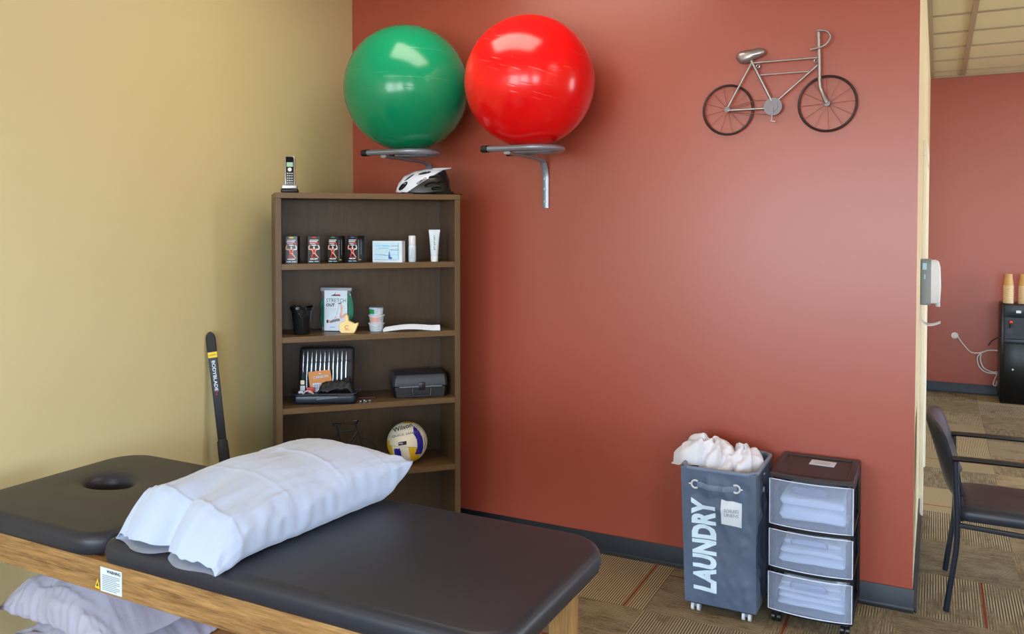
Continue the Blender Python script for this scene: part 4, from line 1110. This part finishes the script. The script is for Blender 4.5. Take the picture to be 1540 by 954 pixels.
    for x in (-.925, -.705):
        for y in (-.410, -.200):
            bm = nb()
            for dx in (-.013, .013): tube(bm, [Vector((x+dx-.006, y, .019))-HO, Vector((x+dx+.006, y, .019))-HO], .0185, 20)
            w = obj('caster', bm, 'white', t)
            bm = nb(); tube(bm, [Vector((x-.017, y, .022))-HO, Vector((x+.017, y, .022))-HO], .007, 10); tube(bm, [Vector((x, y, .02))-HO, Vector((x, y, .040))-HO], .006, 10); obj('axle', bm, 'midgrey', w)
hamper()
def crumple(label, loc, rx, ry, hz, seed, drape=None, rz=0, n=90, low=.0):
    bm = nb(); V = []
    for i in range(n+1):
        r = i/n; row = []
        for j in range(n):
            a = 2*PI*j/n; rr = r*(1+.22*noise.noise(Vector((math.cos(a)*1.6, math.sin(a)*1.6, seed))))
            x = rx*rr*math.cos(a); y = ry*rr*math.sin(a); z = hz*math.sqrt(max(0, 1-r**2.6))
            f = noise.ridged_multi_fractal(Vector((x*9+seed, y*9, z*6)), 1, 2, 4, 1, 2)-1.2
            g = noise.noise(Vector((x*16, y*16+seed, 1)))
            z += (.020*f+.020*g)*min(1, (1-r)*3+.3)
            k = .016*math.sin(a*5+seed+6*r+3*noise.noise(Vector((x*8, y*8, seed)))); x += k*math.cos(a)*r; y += k*math.sin(a)*r; z += k*.6*min(1, (1-r)*3)
            x += .010*noise.noise(Vector((x*22, y*22, seed+5))); y += .010*noise.noise(Vector((x*22, y*22, seed+9)))
            if r > .96: z = min(z, 0)-low
            p = Vector((x, y, z))
            if drape: p = drape(p, r, a)
            row.append(bm.verts.new(p))
        V.append(row)
    for i in range(n):
        for j in range(n): bm.faces.new((V[i][j], V[i+1][j], V[i+1][(j+1) % n], V[i][(j+1) % n]))
    bmesh.ops.remove_doubles(bm, verts=bm.verts[:], dist=1e-6)
    o = obj('used_linen', bm, 'linen', None, ang=80, loc=loc, rot=(0, 0, rz)); tag(o, label, 'linen', 'used linens in the hamper')
    s = o.modifiers.new('thickness', 'SOLIDIFY'); s.thickness = .0025
crumple('crumpled white linen spilling over the left rim of the hamper', (-.895, -.245, .600), .105, .115, .105, 3.3, lambda p, r, a: p+Vector((0, 0, .012)) if p.x > -.03 else p+Vector(((p.x+.03)*.75, -.02, .016+.55*(p.x+.03)*(.3 if p.x > -.085 else .5)+.015)))
crumple('crumpled white linen heaped at the right of the hamper', (-.758, -.235, .590), .066, .125, .112, 9.1)
crumple('crumpled white linen low in the middle of the hamper', (-.835, -.265, .585), .095, .100, .070, 15.4)

# ================================================================== DRAWER TOWER
DX0, DX1, DYF, DYB = -.622, -.288, -.372, -.022
def drawers():
    cx = (DX0+DX1)/2; hw = (DX1-DX0)/2; O = Vector((cx, (DYF+DYB)/2, 0))
    t = thing('drawer_tower', 'black three-drawer plastic tower on casters with translucent fronts', 'drawer unit', O)
    yf = DYF-O.y; yb = DYB-O.y
    def bow(x, k=.022): return yf - k*(1-(x/hw)**2)
    def outline(ins=0, n=14, k=.022): return [(-hw+ins+(2*(hw-ins))*i/n, bow(-hw+(2*hw)*i/n, k)+ins) for i in range(n+1)] + [(hw-ins, yb-ins), (-hw+ins, yb-ins)]
    # lid with a shallow sunk panel
    bm = nb()
    o0 = outline(0); 
    def ring(ins, z): 
        c = Vector((0, (yf+yb)/2, 0)); return [Vector((x, y, z)) for x, y in outline(ins)]
    loft(bm, [ring(.006, .626), ring(.0, .629), ring(0, .641), ring(.004, .6475), ring(.010, .650), ring(.030, .650), ring(.033, .645), ring(.05, .645)])
    lid = obj('lid', bm, 'brownblack', t, ang=30)
    bm = nb(); X = Matrix.Translation((.020, .055, .6465)) @ Matrix.Rotation(-.05, 4, 'Z'); box(bm, -.052, .052, -.040, .040, 0, .0012, 0, X=X); cd = obj('card', bm, 'paper', t)
    for k, s in enumerate(('CLEAN', 'LINENS')):
        bm = text_bm(s, .011, 0, 1.2)
        for v in bm.verts: v.co = X @ Vector((v.co.x, v.co.z+.010-.022*k, .0018))
        obj('card_text', bm, 'ink_grey', cd, False, norm=False)
    # side frames: posts, rails
    for s in (-1, 1):
        bm = nb()
        xo = s*hw; xi = s*(hw-.012); a, b = min(xo, xi), max(xo, xi)
        box(bm, a, b, yf+.004, yf+.034, .055, .627); box(bm, a, b, yb-.034, yb, .055, .627)
        for z in (.055, .228, .408, .600): box(bm, a, b, yf+.02, yb, z, z+.022)
        obj('side_frame', bm, 'black', t, bevel=.003)
    for z in (.050, .230, .410):
        bm = nb(); loft(bm, [[Vector((x, y, zz)) for x, y in outline(.0)] for zz in (z, z+.018)]); obj('deck', bm, 'black', t, ang=30, bevel=.002)
    bm = nb(); box(bm, -hw+.012, hw-.012, yb-.006, yb, .07, .61); obj('back_panel', bm, 'black', t)
    # drawers
    for q, (z0, z1, out) in enumerate(((.430, .622, .0), (.250, .408, .004), (.070, .228, .016))):
        bm = nb(); n = 16
        fo = [(-hw+.002+(2*hw-.004)*i/n) for i in range(n+1)]
        loft(bm, [[Vector((x, bow(x)-.006-out-d, z)) for x in fo] + [Vector((x, bow(x)-.003-out-d, z)) for x in reversed(fo)] for z, d in ((z0, 0), (z1, .002))])
        # tray walls and bottom
        for x in (-hw+.026, hw-.029): box(bm, x, x+.0025, yf-out+.0, yb-.03, z0+.006, z1-.03)
        box(bm, -hw+.026, hw-.026, yf-out-.012, yb-.03, z0+.002, z0+.005); box(bm, -hw+.026, hw-.026, yb-.032, yb-.029, z0+.006, z1-.03)
        dr = obj('drawer', bm, 'drawer', t, ang=30)
        bm = nb(); P1 = [Vector((x, bow(x)-.0075-out, z1)) for x in fo]; P0 = [Vector((x, bow(x)-.0075-out, z0)) for x in fo]
        tube(bm, P1+list(reversed(P0)), .0018, 6, closed=True); obj('rim', bm, 'drawer_edge', dr)
        bm = nb(); ha = []
        zc = z1-.034
        for k in range(25):
            a = PI*k/24; ha.append(Vector((.072*math.copysign(abs(math.cos(a))**.35, math.cos(a)), 0, zc-.008+.026*math.sin(a)**.6)))
        for p in ha: p.y = bow(p.x)-.0095-out
        tube(bm, ha, .0024, 6); n0 = len(ha)
        hb = [Vector((p.x, bow(p.x)-.0085-out, p.z)) for p in ha]; f = bm.faces.new([bm.verts.new(p) for p in hb])
        tube(bm, [Vector((-.072+.144*k/10, bow(-.072+.144*k/10)-.013-out, zc-.010)) for k in range(11)], .004, 6)
        obj('handle', bm, 'drawer', dr)
    # casters
    for x in (-hw+.030, hw-.030):
        for y in (yf+.02, yb-.03):
            bm = nb()
            for dx in (-.011, .011): tube(bm, [(x+dx-.007, y, .0205), (x+dx+.007, y, .0205)], .020, 20)
            tube(bm, [(x, y, .02), (x, y, .052)], .007, 10); box(bm, x-.015, x+.015, y-.012, y+.012, .034, .048, bev=.004)
            obj('caster', bm, 'black', t)
drawers()
def towel(label, x, y, z, w, d, h, seed, rz=0):
    """folded towel, folded edge to the front"""
    bm = nb(); n = 26; L = 34; rings = []
    for i in range(n+1):
        u = i/n; xx = -w/2+w*u; r = []
        hh = h*(1+.10*noise.noise(Vector((u*3, seed, 0)))); sag = .003*noise.noise(Vector((u*2.5, seed, 4)))
        ed = min(1, math.sqrt(max(0.02, 1-max(0, abs(2*u-1)-.93)**2/.07**2)))
        for j in range(L):
            a = 2*PI*j/L; ca, sa = math.cos(a), math.sin(a)
            yy = -math.copysign(abs(ca)**.35, ca)*d/2; zz = math.copysign(abs(sa)**.8, sa)*hh/2*ed
            if ca < -.6: yy += .0
            if ca > .8 : yy += .004*math.exp(-(sa/.15)**2)       # crease at the fold
            r.append(Vector((xx+.004*noise.noise(Vector((a, seed, u*3))), yy+.004*noise.noise(Vector((u*4, seed+a*.3, 7))), zz+hh/2+sag+.0015*noise.noise(Vector((u*20, a*3, seed))))))
        rings.append(r)
    loft(bm, rings)
    o = obj('folded_towel', bm, 'towel', None, ang=70, loc=(x, y, z), rot=(0, 0, rz)); tag(o, label, 'towel', 'folded towels in the drawers')
cxd = (DX0+DX1)/2
ds = ('top', 'middle', 'bottom')
def stack(k, z, lst):
    names = {2: ['lower', 'upper'], 3: ['lowest', 'middle', 'topmost'], 5: ['lowest', 'second from the bottom', 'middle', 'second from the top', 'topmost']}[len(lst)]
    for i, (w, d, h, dx, rz) in enumerate(lst):
        towel('folded white towel in the %s drawer, %s of its stack' % (ds[k], names[i]), cxd+dx, -.255+.0+.125-d/2+.02, z, w, d, h, k*7+i*1.7, rz); z += h+.0015
stack(0, .4405, [(.268, .25, .062, .004, .02), (.262, .25, .052, .008, -.03)])
stack(1, .2605, [(.262, .25, .038, .0, .03), (.250, .25, .036, .004, .0), (.225, .24, .034, .0, .04)])
stack(2, .0805, [(.268, .26, .028, .004, .0), (.262, .26, .026, .002, .02), (.255, .26, .025, -.002, -.01), (.245, .25, .024, .0, .02), (.22, .24, .020, .004, -.02)])

# ================================================================== DISPENSER on the cream side wall
t = thing('soap_dispenser', 'white and grey hand sanitizer dispenser with drip tray on the cream wall', 'dispenser', (XW, 1.0, 1.27))
bm = nb(); loft(bm, [[Vector((x, y, z)) for x, y in ((0, -.058*k), (.020, -.062*k), (.052, -.062*k), (.052, .062*k), (.02, .062*k), (0, .058*k))] for z, k in ((0, .9), (.006, 1), (.225, 1.0), (.240, .94), (.245, .86))]); obj('back_housing', bm, 'midgrey', t, bevel=.004)
bm = nb(); loft(bm, [[Vector((.048+dx*(.052 if dx else 1) if dx else .048, y, z)) for dx, y in ((0, -.060*k), (a*.9, -.052*k), (a, -.030*k), (a, .030*k), (a*.9, .052*k), (0, .060*k))] for z, k, a in ((.010, .95, .75), (.018, 1, .92), (.10, 1, 1.0), (.20, 1, .92), (.232, .97, .76), (.240, .9, .5))]); obj('front_cover', bm, 'white', t, ang=40, bevel=.003)
bm = nb(); tube(bm, [(.085, 0, .016), (.085, 0, -.010)], .011, 12); obj('nozzle', bm, 'lightgrey', t)
bm = nb(); box(bm, .010, .03, -.0635, -.061, .19, .225); box(bm, .018, .024, -.0635, -.061, .14, .165); obj('window_mark', bm, 'sky_ink', t)
bm = nb(); rings = []
for p in catmull([(.006, 0, .01), (.006, 0, -.050), (.012, 0, -.085), (.035, 0, -.105), (.065, 0, -.104), (.100, 0, -.090)], 6): rings.append([p+Vector((0, y, 0)) for y in (-.042, .042)]+[p+Vector((-.001, y, -.006)) for y in (.042, -.042)])
loft(bm, rings); obj('drip_tray', bm, 'lightgrey', t)

# ================================================================== WATER COOLER, CUPS, OUTLET
CX0, CX1, CY0, CY1, CH = .548, .868, 5.09, 5.42, .950
t = thing('water_cooler', 'black floor-standing water cooler against the far red wall', 'water cooler', ((CX0+CX1)/2, (CY0+CY1)/2, 0))
hw = (CX1-CX0)/2; hd = (CY1-CY0)/2
bm = nb(); box(bm, -hw, hw, -hd+.05, hd, .012, CH, 0, bev=.012); box(bm, -hw, -hw+.035, -hd, -hd+.06, .012, CH-.01, 0, bev=.008); box(bm, hw-.035, hw, -hd, -hd+.06, .012, CH-.01, 0, bev=.008)
box(bm, -hw+.03, hw-.03, -hd+.004, -hd+.06, .012, .585, 0, bev=.006); obj('cabinet', bm, 'black_gloss', t)
bm = nb(); box(bm, -hw+.028, hw-.028, -hd-.003, -hd+.06, .825, CH-.006, 0, bev=.008); hd_ = obj('control_panel', bm, 'darkblue', t)
bm = nb(); box(bm, -.035, .005, -hd-.005, -hd-.002, .868, .892); obj('display', bm, 'white', hd_)
bm = nb(); box(bm, -hw+.035, hw-.035, -hd+.035, -hd+.055, .615, .825); obj('dispensing_recess', bm, 'darkblue', t)
for x, mt in ((-.075, 'led_red'), (.06, 'led_blue')):
    bm = nb(); tube(bm, [(x, -hd+.04, .765), (x, -hd+.005, .765)], .018, 14); tube(bm, [(x, -hd+.012, .765), (x, -hd+.012, .725)], .012, 12); f = obj('tap', bm, 'black', t)
    bm = nb(); box(bm, x-.014, x+.014, -hd-.006, -hd+.006, .768, .792, bev=.004); obj('lever', bm, mt, f)
bm = nb(); tube(bm, [(-.085, -hd+.036, .69), (-.085, -hd+.030, .69)], .026, 20); obj('badge', bm, 'charcoal', t)
bm = nb(); box(bm, -hw+.028, hw-.028, -hd-.004, -hd+.055, .575, .620, 0, bev=.006); obj('drip_tray', bm, 'darkblue', t)
bm = nb(); tube(bm, [(-.055, -hd+.004, .332), (-.055, -hd-.003, .332)], .008, 12); obj('lock', bm, 'lightgrey', t)
bm = nb()
for x in (-hw+.03, hw-.03):
    for y in (-hd+.04, hd-.04): tube(bm, [(x, y, 0), (x, y, .014)], .015, 12)
obj('foot', bm, 'black_soft', t)
# two stacks of upturned paper cups
bm = nb(); lathe(bm, [(.0435, .002), (.0455, 0), (.0465, .0025), (.0450, .005), (.0432, .0055)], 28, 1, caps=False)
lathe(bm, [(.0432, .0055), (.030, .118), (.0285, .1185), (.0282, .114), (.001, .114)], 28, 0, caps=False)
cup0 = obj('paper_cup', bm, ['kraft', 'cup'], None, loc=(.618, 5.235, CH)); tag(cup0, 'x', 'paper cup', 'paper cups upside down in stacks on the water cooler')
for j, x in enumerate((.618, .742)):
    for i in range(13):
        c = cup0 if (i == 0 and j == 0) else cup0.copy()
        if c is not cup0: COL.objects.link(c)
        c.location = (x, 5.235, CH+i*.0133); c.rotation_euler = (0, 0, i*.7)
        lab = 'upturned kraft paper cup topping the %s stack on the water cooler' if i == 12 else 'upturned cream-rimmed paper cup nested inside the %s cup stack'
        c['label'] = lab % ('left', 'right')[j]
        c['group'] = ('left', 'right')[j]+' stack of paper cups on the water cooler'
# water valve and coiled line
t = thing('water_line', 'white wall plug with coiled cable running to the water cooler', 'cable', (.174, YF, .58))
O = Vector((.174, YF, .58))
bm = nb(); tube(bm, [(0, 0, 0), (0, -.006, 0)], .032, 20); tube(bm, [(0, -.006, 0), (0, -.040, .0)], .014, 12); box(bm, -.008, .03, -.045, -.025, -.012, .012, bev=.004); obj('wall_valve', bm, 'white', t)
def cab(name, pts, r, mat): 
    bm = nb(); tube(bm, catmull([Vector(p)-O for p in pts], 8), r, 8); return obj(name, bm, mat, t)
cab('cable', [(.20, YF-.04, .575), (.25, YF-.03, .50), (.32, YF-.03, .425), (.40, YF-.03, .425), (.47, YF-.035, .455), (.545, YF-.06, .46)], .0055, 'white')
cab('cable', [(.41, YF-.03, .43), (.40, YF-.04, .36), (.43, YF-.05, .28), (.50, YF-.05, .245), (.545, YF-.07, .25)], .0055, 'white')
cab('cable', [(.42, YF-.045, .44), (.375, YF-.04, .38), (.39, YF-.03, .29), (.45, YF-.03, .235), (.545, YF-.08, .235)], .0055, 'white')
cab('cable_loop', [(.545, YF-.08, .24), (.525, YF-.05, .17), (.515, YF-.05, .12), (.535, YF-.05, .11), (.545, YF-.07, .16)], .005, 'white')
cab('power_cord', [(.47, YF-.01, .50), (.50, YF-.03, .55), (.545, YF-.07, .59)], .005, 'black_soft')

# ================================================================== CHAIR
def chair():
    O = Vector((.33, .305, 0)); t = thing('arm_chair', 'black armchair with metal frame right of the red wall', 'chair', O)
    yn, yf_ = .062-O.y, .548-O.y
    def V3(x, y, z): return Vector((x-O.x, y, z))
    for y in (yn, yf_):
        bm = nb(); P = catmull([V3(.056, y, .008), V3(.075, y, .16), V3(.092, y, .300), V3(.094, y, .42), V3(.088, y, .56), V3(.084, y, .672)], 5); tube(bm, P, .0125, 12); obj('leg', bm, 'darkblue', t)
        bm = nb(); P = catmull([V3(.600, y, .008), V3(.590, y, .30), V3(.580, y, .50), V3(.565, y, .640), V3(.535, y, .672)], 6); tube(bm, P, .0125, 12); obj('leg', bm, 'darkblue', t)
        bm = nb(); P = catmull([V3(.072, y, .684), V3(.20, y, .686), V3(.40, y, .686), V3(.565, y, .680)], 5); tube(bm, P, .022, 12, flat=.5, up=(0, 0, 1)); obj('armrest', bm, 'black', t)
        bm = nb(); tube(bm, [V3(.090, y, .395), V3(.35, y, .385), V3(.590, y, .385)], .0115, 10); obj('side_rail', bm, 'darkblue', t)
        s = 1 if y < 0 else -1
        bm = nb(); P = catmull([V3(.112, y+s*.050, .40), V3(.108, y+s*.048, .47), V3(.100, y+s*.046, .53), V3(.094, y+s*.045, .58)], 5); tube(bm, P, .010, 10); obj('back_post', bm, 'darkblue', t)
    bm = nb(); tube(bm, [V3(.094, yn, .40), V3(.094, yf_, .40)], .0115, 10); tube(bm, [V3(.588, yn, .385), V3(.588, yf_, .385)], .0115, 10); obj('cross_rail', bm, 'darkblue', t)
    # seat cushion
    bm = nb(); poly = roundrect(.090-O.x, .600-O.x, yn+.018, yf_-.018, (.07, .05, .05, .07)); cx_, cy_ = .345-O.x, (yn+yf_)/2
    rings = []
    for k, z in ((.90, .405), (.975, .408), (1.0, .425), (.995, .445), (.96, .460), (.85, .468), (.6, .470), (.2, .468)): rings.append([Vector((cx_+(x-cx_)*k, cy_+(y-cy_)*k, z)) for x, y in poly])
    loft(bm, rings); obj('seat', bm, 'vinyl', t, ang=60)
    # backrest: curved shell
    bm = nb(); ny, nz = 22, 24; F_, K_ = [], []
    for j in range(nz+1):
        v = j/nz; z = .490+.345*v; rowf, rowb = [], []
        for i in range(ny+1):
            u = -1+2*i/ny; w = .230*(1-.05*(1-v)) ; cr = max(abs(u)**6, 0)
            zz = z - (.03*abs(u)**4 if v > .8 else 0)*(v-.8)/.2 + (.03*abs(u)**4*(.2-v)/.2 if v < .2 else 0)
            xb = .118-.095*v**1.15 - .050*(1-u*u)*1.0
            th = .020*(1-.7*max(abs(u)**8, abs(2*v-1)**8))
            y = (yn+yf_)/2+w*u
            rowf.append(V3(xb+th, y, zz)); rowb.append(V3(xb-th, y, zz))
        F_.append(rowf); K_.append(rowb)
    rings = [F_[j]+K_[j][::-1] for j in range(nz+1)]
    loft(bm, rings); obj('backrest', bm, 'vinyl', t, ang=60)
chair()

# ================================================================== LIGHT
w = bpy.data.worlds.new('daylight'); sc.world = w; w.use_nodes = True; nt = w.node_tree
bg = nt.nodes['Background']
tc = nt.nodes.new('ShaderNodeTexCoord'); spx = nt.nodes.new('ShaderNodeSeparateXYZ'); rp = nt.nodes.new('ShaderNodeValToRGB')
nt.links.new(tc.outputs['Generated'], spx.inputs[0]); nt.links.new(spx.outputs[2], rp.inputs[0])
e = rp.color_ramp.elements; e[0].position = -.0; e[0].color = (.55, .58, .60, 1); e[1].position = .12; e[1].color = (.62, .80, 1, 1)
nt.links.new(rp.outputs[0], bg.inputs[0]); bg.inputs[1].default_value = 23
for i, (a, b) in enumerate(WINS):
    L = bpy.data.lights.new('window_portal', 'AREA'); L.shape = 'RECTANGLE'; L.size = b-a; L.size_y = WZ1-WZ0; L.cycles.is_portal = True
    o = bpy.data.objects.new('window_portal', L); COL.objects.link(o); o.location = ((a+b)/2, YS-.12, (WZ0+WZ1)/2); o.rotation_euler = (math.radians(90), 0, 0)

L = bpy.data.lights.new('window_portal', 'AREA'); L.shape = 'RECTANGLE'; L.size = 3.6; L.size_y = 1.8; L.cycles.is_portal = True  # portal for the added window in the right wall
o = bpy.data.objects.new('window_portal', L); COL.objects.link(o); o.location = (XR+.13, 2.8, 1.65); o.rotation_euler = (math.radians(90), 0, math.radians(90))
# ================================================================== CAMERA
cam = bpy.data.cameras.new('camera'); co = bpy.data.objects.new('camera', cam); COL.objects.link(co)
cam.sensor_fit = 'HORIZONTAL'; cam.sensor_width = 36; cam.lens = F/1540*36
cam.shift_x = 0; cam.shift_y = -(477-PY)/1540; cam.clip_start = .05
co.matrix_world = Matrix(((RT.x, UPV.x, -FW.x, CAM.x), (RT.y, UPV.y, -FW.y, CAM.y), (RT.z, UPV.z, -FW.z, CAM.z), (0, 0, 0, 1)))
sc.camera = co
vs = sc.view_settings; vs.view_transform = 'Standard'; vs.look = 'None'; vs.gamma = 1; vs.exposure = 0; vs.use_curve_mapping = False
